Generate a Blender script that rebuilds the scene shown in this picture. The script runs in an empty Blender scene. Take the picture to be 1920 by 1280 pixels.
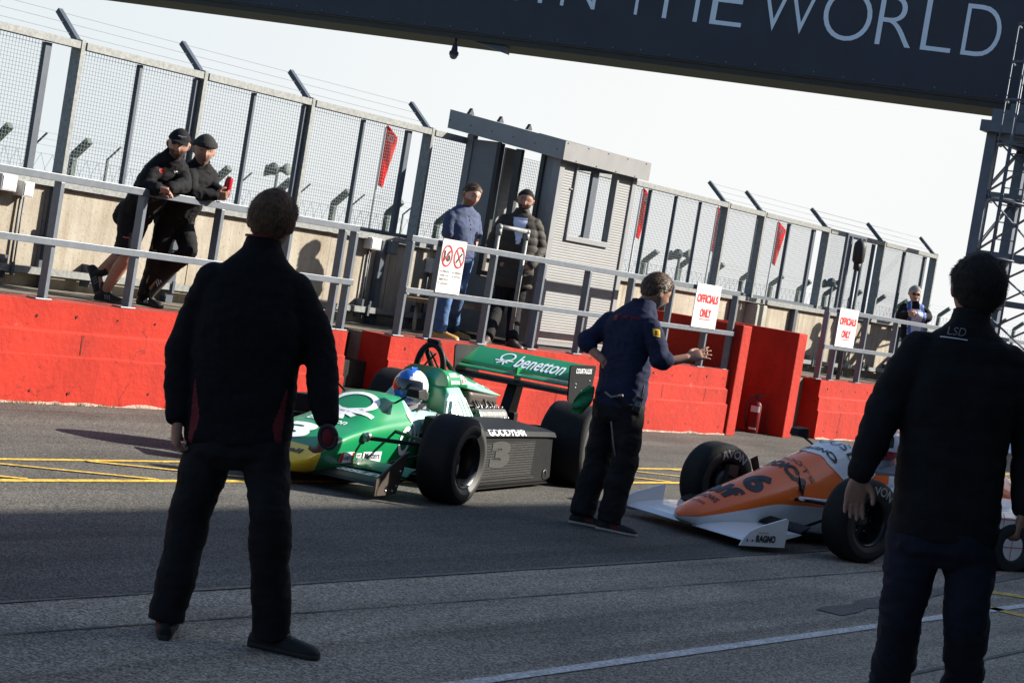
import bpy, bmesh, math, random
from mathutils import Vector, Matrix, noise
from mathutils.bvhtree import BVHTree
random.seed(7)
R = math.radians
S = bpy.context.scene
C = S.collection
# ------------------------------------------------------------------ camera, sky, sun
CAM_H, FPX = 1.7, 3733.0
PITCH = math.atan(146 / FPX)
ROLL = R(9.4)
fwd = Vector((0, math.cos(PITCH), -math.sin(PITCH)))
dn = Vector((0, -math.sin(PITCH), -math.cos(PITCH)))
rt = Vector((1, 0, 0))
cd = bpy.data.cameras.new('camera'); cam = bpy.data.objects.new('camera', cd); C.objects.link(cam)
cx = rt * math.cos(ROLL) - dn * math.sin(ROLL)
cy = -(rt * math.sin(ROLL) + dn * math.cos(ROLL))
cz = -fwd
cam.matrix_world = Matrix(((cx.x, cy.x, cz.x, 0), (cx.y, cy.y, cz.y, 0), (cx.z, cy.z, cz.z, CAM_H), (0, 0, 0, 1)))
cd.sensor_width = 36; cd.lens = 36 * FPX / 1920
cd.clip_start = 0.2; cd.clip_end = 3000
S.camera = cam

DV = Vector((0.5635, 0.8261, 0)).normalized()      # along the pit wall, away from the camera
NV = Vector((-DV.y, DV.x, 0))                      # across it, towards the track
OV = Vector((-3.794, 15.203, 0))
WALL = Matrix(((DV.x, NV.x, 0, OV.x), (DV.y, NV.y, 0, OV.y), (0, 0, 1, 0), (0, 0, 0, 1)))

sun_dir = (DV * 0.655 - NV * 0.595 + Vector((0, 0, 0.495))).normalized()
sun_el = math.asin(sun_dir.z)
sd = bpy.data.lights.new('sun', 'SUN'); sun = bpy.data.objects.new('sun', sd); C.objects.link(sun)
sd.energy = 5.0; sd.angle = R(0.53); sd.color = (1.0, 0.93, 0.82)
sun.rotation_euler = sun_dir.to_track_quat('Z', 'Y').to_euler()
W = bpy.data.worlds.new('World'); S.world = W; W.use_nodes = True
nt = W.node_tree
sky = nt.nodes.new('ShaderNodeTexSky'); sky.sky_type = 'NISHITA'; sky.sun_disc = False
sky.sun_elevation = sun_el
sky.sun_rotation = math.atan2(sun_dir.x, sun_dir.y)
sky.air_density = 1.0; sky.dust_density = 1.5; sky.ozone_density = 1.0
SKY = 0.068
bg = nt.nodes['Background']; bg.inputs['Strength'].default_value = 1.0
scl = nt.nodes.new('ShaderNodeMix'); scl.data_type = 'RGBA'; scl.blend_type = 'MULTIPLY'; scl.inputs[0].default_value = 1
nt.links.new(sky.outputs[0], scl.inputs[6]); scl.inputs[7].default_value = (SKY * .93, SKY, SKY * 1.07, 1)
# thin bright cloud bank low over the track side of the sky
tcw = nt.nodes.new('ShaderNodeTexCoord'); sep = nt.nodes.new('ShaderNodeSeparateXYZ'); nt.links.new(tcw.outputs['Generated'], sep.inputs[0])
def ramp_w(src, p0, p1, c0, c1):
    r = nt.nodes.new('ShaderNodeValToRGB'); e = r.color_ramp.elements; r.color_ramp.interpolation = 'EASE'
    e[0].position = p0; e[1].position = p1; e[0].color = (*c0, 1); e[1].color = (*c1, 1); nt.links.new(src, r.inputs[0]); return r.outputs[0]
low = ramp_w(sep.outputs['Z'], .22, .42, (1, 1, 1), (0, 0, 0))
side = ramp_w(sep.outputs['Y'], .15, .6, (0, 0, 0), (1, 1, 1))
fac = nt.nodes.new('ShaderNodeMath'); fac.operation = 'MULTIPLY'; nt.links.new(low, fac.inputs[0]); nt.links.new(side, fac.inputs[1])
mpx = nt.nodes.new('ShaderNodeMath'); mpx.operation = 'MULTIPLY_ADD'; mpx.inputs[1].default_value = 1.0; mpx.inputs[2].default_value = .5; nt.links.new(sep.outputs['X'], mpx.inputs[0])
tone = ramp_w(mpx.outputs[0], .15, .62, (.345, .375, .392), (.410, .414, .412))
cn = nt.nodes.new('ShaderNodeTexNoise'); cn.inputs['Scale'].default_value = 2.5; cn.inputs['Detail'].default_value = 4; nt.links.new(tcw.outputs['Generated'], cn.inputs['Vector'])
cl = ramp_w(cn.outputs[0], .3, .7, (.965, .968, .97), (1, 1, 1))
tm = nt.nodes.new('ShaderNodeMix'); tm.data_type = 'RGBA'; tm.blend_type = 'MULTIPLY'; tm.inputs[0].default_value = 1; nt.links.new(tone, tm.inputs[6]); nt.links.new(cl, tm.inputs[7])
fin = nt.nodes.new('ShaderNodeMix'); fin.data_type = 'RGBA'; nt.links.new(fac.outputs[0], fin.inputs[0]); nt.links.new(scl.outputs[2], fin.inputs[6]); nt.links.new(tm.outputs[2], fin.inputs[7])
nt.links.new(fin.outputs[2], bg.inputs['Color'])
S.view_settings.view_transform = 'Standard'; S.view_settings.look = 'None'
S.view_settings.exposure = 1.25; S.view_settings.gamma = 1.0
S.render.engine = 'CYCLES'

def at(px, py, depth):
    """point seen at photo pixel (px, py) at a distance along the view axis"""
    dx, dy = px - 960, py - 640
    u = math.cos(ROLL) * dx + math.sin(ROLL) * dy
    v = -math.sin(ROLL) * dx + math.cos(ROLL) * dy
    return Vector((0, 0, CAM_H)) + (fwd + rt * (u / FPX) + dn * (v / FPX)) * depth

# ------------------------------------------------------------------ materials
def mat(name, col, rough=0.6, metal=0.0, var=0.12, scale=8.0, bump=0.0, bscale=None, spec=0.5, coat=0.0, col2=None, fine=0.0):
    m = bpy.data.materials.new(name); m.use_nodes = True
    t = m.node_tree; b = t.nodes['Principled BSDF']
    b.inputs['Roughness'].default_value = rough; b.inputs['Metallic'].default_value = metal
    b.inputs['Specular IOR Level'].default_value = spec
    if coat: b.inputs['Coat Weight'].default_value = coat; b.inputs['Coat Roughness'].default_value = 0.06
    tc = t.nodes.new('ShaderNodeTexCoord')
    n = t.nodes.new('ShaderNodeTexNoise'); n.inputs['Scale'].default_value = scale; n.inputs['Detail'].default_value = 7
    t.links.new(tc.outputs['Object'], n.inputs['Vector'])
    r = t.nodes.new('ShaderNodeValToRGB')
    c = Vector(col[:3]); lo = col2 if col2 else tuple(c * (1 - var)); hi = tuple(min(1, x) for x in c * (1 + var))
    r.color_ramp.elements[0].position = 0.32; r.color_ramp.elements[1].position = 0.68
    r.color_ramp.elements[0].color = (*lo, 1); r.color_ramp.elements[1].color = (*hi, 1)
    t.links.new(n.outputs[0], r.inputs[0])
    out = r.outputs[0]
    if fine:
        n2 = t.nodes.new('ShaderNodeTexNoise'); n2.inputs['Scale'].default_value = fine; n2.inputs['Detail'].default_value = 3
        t.links.new(tc.outputs['Object'], n2.inputs['Vector'])
        r2 = t.nodes.new('ShaderNodeValToRGB'); r2.color_ramp.elements[0].position = .35; r2.color_ramp.elements[1].position = .7
        r2.color_ramp.elements[0].color = (.55, .55, .55, 1); r2.color_ramp.elements[1].color = (1.45, 1.45, 1.45, 1)
        mx = t.nodes.new('ShaderNodeMix'); mx.data_type = 'RGBA'; mx.blend_type = 'MULTIPLY'; mx.inputs[0].default_value = 1
        t.links.new(n2.outputs[0], r2.inputs[0]); t.links.new(out, mx.inputs[6]); t.links.new(r2.outputs[0], mx.inputs[7])
        out = mx.outputs[2]
    t.links.new(out, b.inputs['Base Color'])
    if bump:
        n3 = t.nodes.new('ShaderNodeTexNoise'); n3.inputs['Scale'].default_value = bscale or scale * 4; n3.inputs['Detail'].default_value = 6
        t.links.new(tc.outputs['Object'], n3.inputs['Vector'])
        bp = t.nodes.new('ShaderNodeBump'); bp.inputs['Strength'].default_value = bump; bp.inputs['Distance'].default_value = 0.02
        t.links.new(n3.outputs[0], bp.inputs['Height']); t.links.new(bp.outputs[0], b.inputs['Normal'])
    return m

def asphalt(name, dark, light, rough, streak, grain=1.0):
    m = bpy.data.materials.new(name); m.use_nodes = True
    t = m.node_tree; b = t.nodes['Principled BSDF']; b.inputs['Roughness'].default_value = rough
    b.inputs['Specular IOR Level'].default_value = 0.12
    tc = t.nodes.new('ShaderNodeTexCoord')
    mp = t.nodes.new('ShaderNodeMapping'); mp.inputs['Rotation'].default_value = (0, 0, -math.atan2(DV.y, DV.x))
    mp.inputs['Scale'].default_value = (1, 1, 1)
    t.links.new(tc.outputs['Object'], mp.inputs['Vector'])
    def noi(sc, det, src, stretch=None):
        n = t.nodes.new('ShaderNodeTexNoise'); n.inputs['Scale'].default_value = sc; n.inputs['Detail'].default_value = det
        if stretch:
            m2 = t.nodes.new('ShaderNodeMapping'); m2.inputs['Scale'].default_value = stretch
            t.links.new(src, m2.inputs['Vector']); src = m2.outputs[0]
        t.links.new(src, n.inputs['Vector']); return n.outputs[0]
    def ramp(s, p0, p1, c0, c1):
        r = t.nodes.new('ShaderNodeValToRGB'); e = r.color_ramp.elements
        e[0].position = p0; e[1].position = p1; e[0].color = (*c0, 1); e[1].color = (*c1, 1); t.links.new(s, r.inputs[0]); return r.outputs[0]
    def mul(a, c):
        x = t.nodes.new('ShaderNodeMix'); x.data_type = 'RGBA'; x.blend_type = 'MULTIPLY'; x.inputs[0].default_value = 1
        t.links.new(a, x.inputs[6]); t.links.new(c, x.inputs[7]); return x.outputs[2]
    base = ramp(noi(0.5, 8, mp.outputs[0]), .3, .7, dark, light)
    st = ramp(noi(1.0, 5, mp.outputs[0], (0.10, 2.2, 1)), .35, .62, (1 - streak,) * 3, (1.05,) * 3)
    gr = ramp(noi(95, 2, tc.outputs['Object']), .36, .66, (1 - .7 * grain,) * 3, (1 + .95 * grain,) * 3)
    stain = ramp(noi(1.1, 6, mp.outputs[0], (.45, 1, 1)), .50, .62, (1,) * 3, (.80, .80, .81))
    rub = ramp(noi(1.0, 4, mp.outputs[0], (.035, 3.4, 1)), .56, .66, (1,) * 3, (.80,) * 3)
    base = mul(mul(base, stain), rub)
    gr2 = ramp(noi(34, 3, tc.outputs['Object']), .35, .65, (.8,) * 3, (1.2,) * 3)
    c = mul(mul(mul(base, st), gr), gr2)
    t.links.new(c, b.inputs['Base Color'])
    bp = t.nodes.new('ShaderNodeBump'); bp.inputs['Strength'].default_value = 0.25; bp.inputs['Distance'].default_value = 0.004
    t.links.new(noi(90, 3, tc.outputs['Object']), bp.inputs['Height']); t.links.new(bp.outputs[0], b.inputs['Normal'])
    return m

def concrete(name, c0, c1, stain, rough=0.9):
    m = bpy.data.materials.new(name); m.use_nodes = True
    t = m.node_tree; b = t.nodes['Principled BSDF']; b.inputs['Roughness'].default_value = rough
    b.inputs['Specular IOR Level'].default_value = 0.2
    tc = t.nodes.new('ShaderNodeTexCoord')
    def noi(sc, det, stretch=(1, 1, 1), rgh=.6):
        n = t.nodes.new('ShaderNodeTexNoise'); n.inputs['Scale'].default_value = sc; n.inputs['Detail'].default_value = det
        n.inputs['Roughness'].default_value = rgh
        m2 = t.nodes.new('ShaderNodeMapping'); m2.inputs['Scale'].default_value = stretch
        t.links.new(tc.outputs['Object'], m2.inputs['Vector']); t.links.new(m2.outputs[0], n.inputs['Vector']); return n.outputs[0]
    def ramp(s, p0, p1, a, c):
        r = t.nodes.new('ShaderNodeValToRGB'); e = r.color_ramp.elements
        e[0].position = p0; e[1].position = p1; e[0].color = (*a, 1); e[1].color = (*c, 1); t.links.new(s, r.inputs[0]); return r.outputs[0]
    def mul(a, c):
        x = t.nodes.new('ShaderNodeMix'); x.data_type = 'RGBA'; x.blend_type = 'MULTIPLY'; x.inputs[0].default_value = 1
        t.links.new(a, x.inputs[6]); t.links.new(c, x.inputs[7]); return x.outputs[2]
    c = ramp(noi(2.5, 8), .3, .7, c0, c1)
    c = mul(c, ramp(noi(5, 6, (1.6, 1.6, .12)), .34, .58, stain, (1.06, 1.06, 1.06)))
    c = mul(c, ramp(noi(38, 4), .30, .42, (.62, .58, .5), (1, 1, 1)))
    t.links.new(c, b.inputs['Base Color'])
    bp = t.nodes.new('ShaderNodeBump'); bp.inputs['Strength'].default_value = 0.35; bp.inputs['Distance'].default_value = 0.01
    t.links.new(noi(40, 6), bp.inputs['Height']); t.links.new(bp.outputs[0], b.inputs['Normal'])
    return m

M = {}
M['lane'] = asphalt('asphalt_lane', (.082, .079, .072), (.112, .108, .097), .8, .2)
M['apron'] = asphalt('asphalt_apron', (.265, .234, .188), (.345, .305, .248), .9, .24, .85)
M['patch'] = asphalt('asphalt_patch', (.15, .143, .13), (.19, .182, .166), .85, .2, .5)
M['ground'] = mat('track_ground', (.09, .095, .07), .9, var=.3, scale=.3)
M['yellow'] = mat('yellow_line_paint', (.62, .40, .05), .7, var=.18, scale=6, fine=45)
M['white'] = mat('white_line_paint', (.56, .55, .53), .7, var=.12, scale=5, fine=60)
def red_paint(name, col):
    m = mat(name, col, .78, var=.13, scale=2.2, spec=.22); t = m.node_tree; b = t.nodes['Principled BSDF']
    base = b.inputs['Base Color'].links[0].from_socket; tc = [n for n in t.nodes if n.type == 'TEX_COORD'][0]
    def N(sc, det=5, stretch=(1, 1, 1)):
        mp = t.nodes.new('ShaderNodeMapping'); mp.inputs['Scale'].default_value = stretch; t.links.new(tc.outputs['Object'], mp.inputs['Vector'])
        n = t.nodes.new('ShaderNodeTexNoise'); n.inputs['Scale'].default_value = sc; n.inputs['Detail'].default_value = det; n.inputs['Roughness'].default_value = .62; t.links.new(mp.outputs[0], n.inputs['Vector']); return n
    def ramp(src, p0, p1, c0=(0, 0, 0), c1=(1, 1, 1)):
        r = t.nodes.new('ShaderNodeValToRGB'); e = r.color_ramp.elements; e[0].position = p0; e[1].position = p1; e[0].color = (*c0, 1); e[1].color = (*c1, 1); t.links.new(src, r.inputs[0]); return r.outputs[0]
    def mix(f, a, c, mode='MIX'):
        x = t.nodes.new('ShaderNodeMix'); x.data_type = 'RGBA'; x.blend_type = mode
        if hasattr(f, 'links') or not isinstance(f, float): t.links.new(f, x.inputs[0])
        else: x.inputs[0].default_value = f
        t.links.new(a, x.inputs[6])
        if isinstance(c, tuple): x.inputs[7].default_value = (*c, 1)
        else: t.links.new(c, x.inputs[7])
        return x.outputs[2]
    chip = ramp(N(11, 8).outputs[0], .655, .70); out = mix(chip, base, (col[0] * .42, col[1] * .9, col[2] * 1.2))
    pale = ramp(N(6, 7).outputs[0], .66, .74); out = mix(pale, out, (col[0] * 1.25, col[1] * 3.6, col[2] * 5))
    grime = ramp(N(3.0, 5, (1, 1, .25)).outputs[0], .30, .50, (.78, .72, .70), (1, 1, 1)); out = mix(1.0, out, grime, 'MULTIPLY')
    v = t.nodes.new('ShaderNodeTexVoronoi'); v.feature = 'DISTANCE_TO_EDGE'; v.inputs['Scale'].default_value = 1.3
    ds = t.nodes.new('ShaderNodeMix'); ds.data_type = 'VECTOR'; ds.inputs[0].default_value = .22; t.links.new(tc.outputs['Object'], ds.inputs[4]); t.links.new(N(5, 5).outputs['Color'], ds.inputs[5]); t.links.new(ds.outputs[1], v.inputs['Vector'])
    crack = ramp(v.outputs['Distance'], .001, .005, (1, 1, 1), (0, 0, 0)); msk = ramp(N(1.3, 3).outputs[0], .56, .64)
    cm = mix(1.0, crack, msk, 'MULTIPLY'); out = mix(cm, out, (col[0] * .3, col[1] * .5, col[2] * .6)); t.links.new(out, b.inputs['Base Color'])
    bp = t.nodes.new('ShaderNodeBump'); bp.inputs['Strength'].default_value = .75; bp.inputs['Distance'].default_value = .012
    t.links.new(N(16, 8).outputs[0], bp.inputs['Height']); t.links.new(bp.outputs[0], b.inputs['Normal']); return m
M['red'] = red_paint('red_masonry_paint', (.355, .020, .0095))
M['redtop'] = mat('worn_red_paint', (.28, .032, .02), .8, var=.25, scale=5, bump=.5, bscale=30)
M['foot'] = mat('bare_pale_render', (.30, .20, .16), .9, var=.35, scale=9, fine=40)
M['weed'] = mat('weeds', (.055, .075, .02), .8, var=.4, scale=5)
M['hole'] = mat('dark_hole', (.02, .014, .012), .95)
M['step'] = concrete('dark_stained_concrete', (.018, .017, .015), (.04, .038, .032), (.5, .5, .45))
M['platform'] = concrete('platform_concrete', (.13, .115, .095), (.21, .19, .155), (.6, .55, .48))
M['conc'] = concrete('precast_concrete', (.275, .245, .20), (.365, .335, .28), (.80, .75, .68))
M['galv'] = mat('galvanised_steel', (.20, .21, .205), .55, .2, var=.22, scale=30, bump=.05)
M['slate'] = mat('slate_grey_steel', (.055, .069, .092), .5, .0, var=.12, scale=12)
M['rail'] = mat('grey_painted_rail', (.125, .142, .168), .42, .1, var=.10, scale=14)
M['wire'] = mat('fence_wire', (.10, .115, .12), .55, .3)
M['booth'] = mat('pale_grey_cladding', (.20, .205, .208), .55, var=.05, scale=6)
M['trim'] = mat('grey_booth_trim', (.215, .222, .232), .5, var=.06, scale=8)
M['fascia'] = mat('grey_fascia_metal', (.22, .22, .222), .45, .1, var=.07, scale=5)
M['roofsheet'] = mat('roof_sheet', (.40, .42, .45), .5, .2)
M['dark'] = mat('dark_frame', (.025, .027, .032), .5)
M['signwhite'] = mat('white_sign_board', (.62, .62, .62), .45, var=.02)
M['signred'] = mat('red_sign_print', (.55, .015, .02), .5, var=.03)
M['signblack'] = mat('black_sign_print', (.02, .02, .022), .5)
M['banner'] = mat('navy_banner_cloth', (.029, .035, .052), .75, var=.10, scale=1.5, bump=.25, bscale=2.2)
M['letter'] = mat('pale_blue_lettering', (.64, .72, .82), .7, var=.03)
M['tower'] = mat('blue_grey_steel', (.075, .092, .125), .5, .1, var=.1, scale=6)
M['beamdark'] = mat('dark_beam', (.03, .028, .024), .7)
M['flag'] = mat('red_flag_cloth', (.72, .028, .016), .7, var=.08, scale=4)
_t = M['flag'].node_tree; _tr = _t.nodes.new('ShaderNodeBsdfTranslucent'); _tr.inputs[0].default_value = (.95, .035, .018, 1); _mx = _t.nodes.new('ShaderNodeMixShader'); _mx.inputs[0].default_value = .6
_t.links.new(_t.nodes['Principled BSDF'].outputs[0], _mx.inputs[1]); _t.links.new(_tr.outputs[0], _mx.inputs[2]); _t.links.new(_mx.outputs[0], _t.nodes['Material Output'].inputs[0])
M['farpost'] = mat('weathered_concrete_post', (.10, .125, .115), .9, var=.15, scale=6)
M['boxgrey'] = mat('grey_plastic_box', (.52, .52, .50), .5)
M['cabinet'] = mat('cream_cabinet', (.30, .30, .255), .55)
M['glassdark'] = mat('lamp_glass', (.12, .14, .16), .12)
M['extred'] = mat('extinguisher_red', (.15, .005, .006), .5, spec=.2)
M['black'] = mat('black_rubber', (.015, .015, .016), .6)
M['wood'] = mat('weathered_plank', (.22, .16, .10), .8, var=.25, scale=9)
M['build'] = mat('pit_building_wall', (.10, .10, .105), .8)

# ------------------------------------------------------------------ mesh helpers
WM = {}
class MB:
    def __init__(s, X=None): s.v = []; s.f = []; s.X = X
    def add(s, vs, fs, m=0, sm=False):
        o = len(s.v)
        s.v += [(s.X @ Vector(p)) if s.X else Vector(p) for p in vs]
        s.f += [([o + i for i in f], m, sm) for f in fs]
    def box(s, c, d, m=0, rot=None):
        x, y, z = d[0] / 2, d[1] / 2, d[2] / 2; c = Vector(c)
        vs = [Vector((a * x, b * y, e * z)) for e in (-1, 1) for b in (-1, 1) for a in (-1, 1)]
        if rot is not None: vs = [rot @ v for v in vs]
        s.add([c + v for v in vs], [(0, 2, 3, 1), (4, 5, 7, 6), (0, 1, 5, 4), (2, 6, 7, 3), (0, 4, 6, 2), (1, 3, 7, 5)], m)
    def span(s, lo, hi, m=0):
        s.box([(a + b) / 2 for a, b in zip(lo, hi)], [abs(b - a) for a, b in zip(lo, hi)], m)
    def bar(s, p, q, w, h, m=0, up=(0, 0, 1)):
        p, q = Vector(p), Vector(q); t = (q - p).normalized(); u = Vector(up)
        if abs(t.dot(u)) > .98: u = Vector((0, 1, 0))
        a = t.cross(u).normalized() * (w / 2); b = a.cross(t).normalized() * (h / 2)
        s.add([p - a - b, p + a - b, p + a + b, p - a + b, q - a - b, q + a - b, q + a + b, q - a + b],
              [(0, 1, 2, 3), (7, 6, 5, 4), (0, 4, 5, 1), (1, 5, 6, 2), (2, 6, 7, 3), (3, 7, 4, 0)], m)
    def tube(s, pts, r, n=10, m=0, caps=True, sm=True):
        pts = [Vector(p) for p in pts]; k = len(pts); rs = r if isinstance(r, (list, tuple)) else [r] * k
        rings = []; prev = None
        for i, p in enumerate(pts):
            t = (pts[min(i + 1, k - 1)] - pts[max(i - 1, 0)]).normalized()
            if prev is None: a = t.orthogonal().normalized()
            else: a = (prev - t * prev.dot(t)).normalized()
            prev = a; b = t.cross(a)
            rings.append([p + (a * math.cos(2 * math.pi * j / n) + b * math.sin(2 * math.pi * j / n)) * rs[i] for j in range(n)])
        s.rings(rings, m, caps, sm)
    def rings(s, rings, m=0, caps=True, sm=True, closed=True, fm=None):
        n = len(rings[0]); vs = [p for r in rings for p in r]; o = len(s.v)
        s.v += [(s.X @ Vector(p)) if s.X else Vector(p) for p in vs]
        for i in range(len(rings) - 1):
            for j in range(n if closed else n - 1):
                jj = (j + 1) % n
                s.f.append(([o + i * n + j, o + i * n + jj, o + (i + 1) * n + jj, o + (i + 1) * n + j], fm(i, j) if fm else m, sm))
        if caps:
            s.f.append(([o + j for j in range(n)][::-1], fm(0, 0) if fm else m, False))
            e = o + (len(rings) - 1) * n
            s.f.append(([e + j for j in range(n)], fm(len(rings) - 2, 0) if fm else m, False))
    def lathe(s, prof, c, axis, n=48, m=0, sm=True, ms=None, caps=False):
        c = Vector(c); ax = Vector(axis).normalized(); a = ax.orthogonal().normalized(); b = ax.cross(a)
        rings = [[c + ax * h + (a * math.cos(2 * math.pi * j / n) + b * math.sin(2 * math.pi * j / n)) * r for j in range(n)] for h, r in prof]
        s.rings(rings, m, caps, sm, fm=(lambda i, j: ms[i]) if ms else None)
    def prism(s, poly, ext, m=0):
        ext = Vector(ext); poly = [Vector(p) for p in poly]; n = len(poly)
        s.add(poly + [p + ext for p in poly], [tuple(range(n))[::-1], tuple(range(n, 2 * n))] + [(i, (i + 1) % n, n + (i + 1) % n, n + i) for i in range(n)], m)
    def ball(s, c, r, m=0, nu=16, nv=10, X=None):
        c = Vector(c); r = r if isinstance(r, (tuple, list)) else (r, r, r); rings = []
        for i in range(1, nv):
            t = math.pi * i / nv
            rings.append([Vector((r[0] * math.sin(t) * math.cos(2 * math.pi * j / nu), r[1] * math.sin(t) * math.sin(2 * math.pi * j / nu), -r[2] * math.cos(t))) for j in range(nu)])
        if X is not None: rings = [[X @ p for p in q] for q in rings]
        s.rings([[c + p for p in q] for q in rings], m)
    def mesh(s, name, mats, recalc=True):
        me = bpy.data.meshes.new(name)
        me.from_pydata([tuple(v) for v in s.v], [], [f[0] for f in s.f])
        mats = mats if isinstance(mats, (list, tuple)) else [mats]
        for q in mats: me.materials.append(q)
        me.polygons.foreach_set('material_index', [f[1] for f in s.f])
        me.polygons.foreach_set('use_smooth', [f[2] for f in s.f])
        if recalc:
            bm = bmesh.new(); bm.from_mesh(me); bmesh.ops.recalc_face_normals(bm, faces=bm.faces); bm.to_mesh(me); bm.free()
        me.update(); return me
    def build(s, name, mats, parent=None, bevel=0, recalc=True):
        inv = WM[parent.name].inverted() if parent is not None else None
        if inv is not None: s.v = [inv @ v for v in s.v]
        me = s.mesh(name, mats, recalc)
        o = bpy.data.objects.new(name, me); C.objects.link(o)
        if parent is not None: o.parent = parent; WM[o.name] = WM[parent.name]
        else: WM[o.name] = Matrix.Identity(4)
        if bevel:
            b = o.modifiers.new('bevel', 'BEVEL'); b.width = bevel; b.segments = 2; b.limit_method = 'ANGLE'
        return o

def tag(o, label=None, cat=None, group=None, kind=None):
    if label: o['label'] = label
    if cat: o['category'] = cat
    if group: o['group'] = group
    if kind: o['kind'] = kind
    return o
def thing(name, loc, label, cat, group=None, rz=0):
    o = bpy.data.objects.new(name, None); C.objects.link(o); o.location = loc; o.rotation_euler = (0, 0, rz)
    o.empty_display_size = .2
    WM[o.name] = Matrix.Translation(loc) @ Matrix.Rotation(rz, 4, 'Z')
    return tag(o, label, cat, group)
def wl(a, b, z=0): return WALL @ Vector((a, b, z))
def copy_tree(o, parent=None):
    kids = [c for c in C.objects if c.parent == o]
    c = o.copy(); C.objects.link(c); c.parent = parent
    for k in kids: copy_tree(k, c)
    return c

# lettering: outlines of built-in font as flat faces
_txt = {}
def text2d(s, bold=0.0, sp=1.0):
    k = (s, bold, sp)
    if k in _txt: return _txt[k]
    cu = bpy.data.curves.new('lettering_outline', 'FONT'); cu.body = s; cu.size = 1; cu.offset = bold; cu.resolution_u = 6
    cu.space_character = sp; cu.align_x = 'CENTER'; cu.align_y = 'CENTER'
    ob = bpy.data.objects.new('lettering_outline', cu); C.objects.link(ob)
    dg = bpy.context.evaluated_depsgraph_get(); me = ob.evaluated_get(dg).to_mesh()
    vs = [v.co.copy() for v in me.vertices]; fs = [tuple(p.vertices) for p in me.polygons]
    ob.evaluated_get(dg).to_mesh_clear(); bpy.data.objects.remove(ob); bpy.data.curves.remove(cu)
    if vs:
        mx = (min(v.x for v in vs) + max(v.x for v in vs)) / 2; my = (min(v.y for v in vs) + max(v.y for v in vs)) / 2
        w = max(v.x for v in vs) - min(v.x for v in vs); h = max(v.y for v in vs) - min(v.y for v in vs)
        vs = [Vector(((v.x - mx) / w, (v.y - my) / h, 0)) for v in vs]
    _txt[k] = (vs, fs); return _txt[k]
def split2d(vs, fs, L):
    bm = bmesh.new(); bv = [bm.verts.new(v) for v in vs]
    for f in fs:
        try: bm.faces.new([bv[i] for i in f])
        except ValueError: pass
    bmesh.ops.triangulate(bm, faces=bm.faces)
    for _ in range(5):
        es = [e for e in bm.edges if e.calc_length() > L]
        if not es: break
        bmesh.ops.subdivide_edges(bm, edges=es, cuts=1)
        bmesh.ops.triangulate(bm, faces=[f for f in bm.faces if len(f.verts) > 3])
    bm.verts.index_update()
    r = ([v.co.copy() for v in bm.verts], [tuple(v.index for v in f.verts) for f in bm.faces]); bm.free(); return r
def put(mb, shape, o, ex, ey, w, h, m, bvh=None, off=.004, slant=0.0, warp=None):
    """lay a unit flat shape (x, y within -.5..+.5) on a surface: centre o, axes ex and ey, real width and height"""
    vs, fs = shape; o, ex, ey = Vector(o), Vector(ex).normalized(), Vector(ey).normalized(); en = ex.cross(ey).normalized()
    vs = [Vector((v.x * w + slant * v.y * h, v.y * h, 0)) for v in vs]
    if bvh is not None: vs, fs = split2d(vs, fs, .03)
    out = []
    for v in vs:
        p = warp(v.x, v.y) if warp else o + ex * v.x + ey * v.y
        if bvh is not None:
            hit = bvh.ray_cast(p + en * .5, -en, 1.2)
            if hit[0] is not None:
                nn = hit[1] if hit[1].dot(en) > 0 else -hit[1]
                p = hit[0] + nn * off
            else: p = p + en * off
        else: p = p + en * off
        out.append(p)
    X = mb.X; mb.X = None; mb.add(out, fs, m); mb.X = X
def ribbon(pts, w, closed=False):
    n = len(pts); vs = []; fs = []
    for i, p in enumerate(pts):
        a = Vector(pts[(i - 1) % n] if closed or i > 0 else pts[0]); b = Vector(pts[(i + 1) % n] if closed or i < n - 1 else pts[-1])
        t = (b - a).normalized(); nn = Vector((-t.y, t.x)) * w / 2
        vs += [Vector((p[0] + nn.x, p[1] + nn.y, 0)), Vector((p[0] - nn.x, p[1] - nn.y, 0))]
    for i in range(n if closed else n - 1):
        j = (i + 1) % n; fs.append((2 * i, 2 * i + 1, 2 * j + 1, 2 * j))
    return vs, fs
def disc2d(r0, r1, n=32):
    vs = []; fs = []
    for j in range(n):
        a = 2 * math.pi * j / n; vs += [Vector((r0 * math.cos(a), r0 * math.sin(a), 0)), Vector((r1 * math.cos(a), r1 * math.sin(a), 0))]
    for j in range(n):
        k = (j + 1) % n; fs.append((2 * j, 2 * j + 1, 2 * k + 1, 2 * k))
    return vs, fs
def joinshape(*sh):
    vs = []; fs = []
    for v, f in sh:
        o = len(vs); vs += v; fs += [tuple(i + o for i in q) for q in f]
    return vs, fs
RECT = ([Vector((-.5, -.5, 0)), Vector((.5, -.5, 0)), Vector((.5, .5, 0)), Vector((-.5, .5, 0))], [(0, 1, 2, 3)])
def bvh_of(mb): return BVHTree.FromPolygons([tuple(v) for v in mb.v], [f[0] for f in mb.f])

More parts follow.
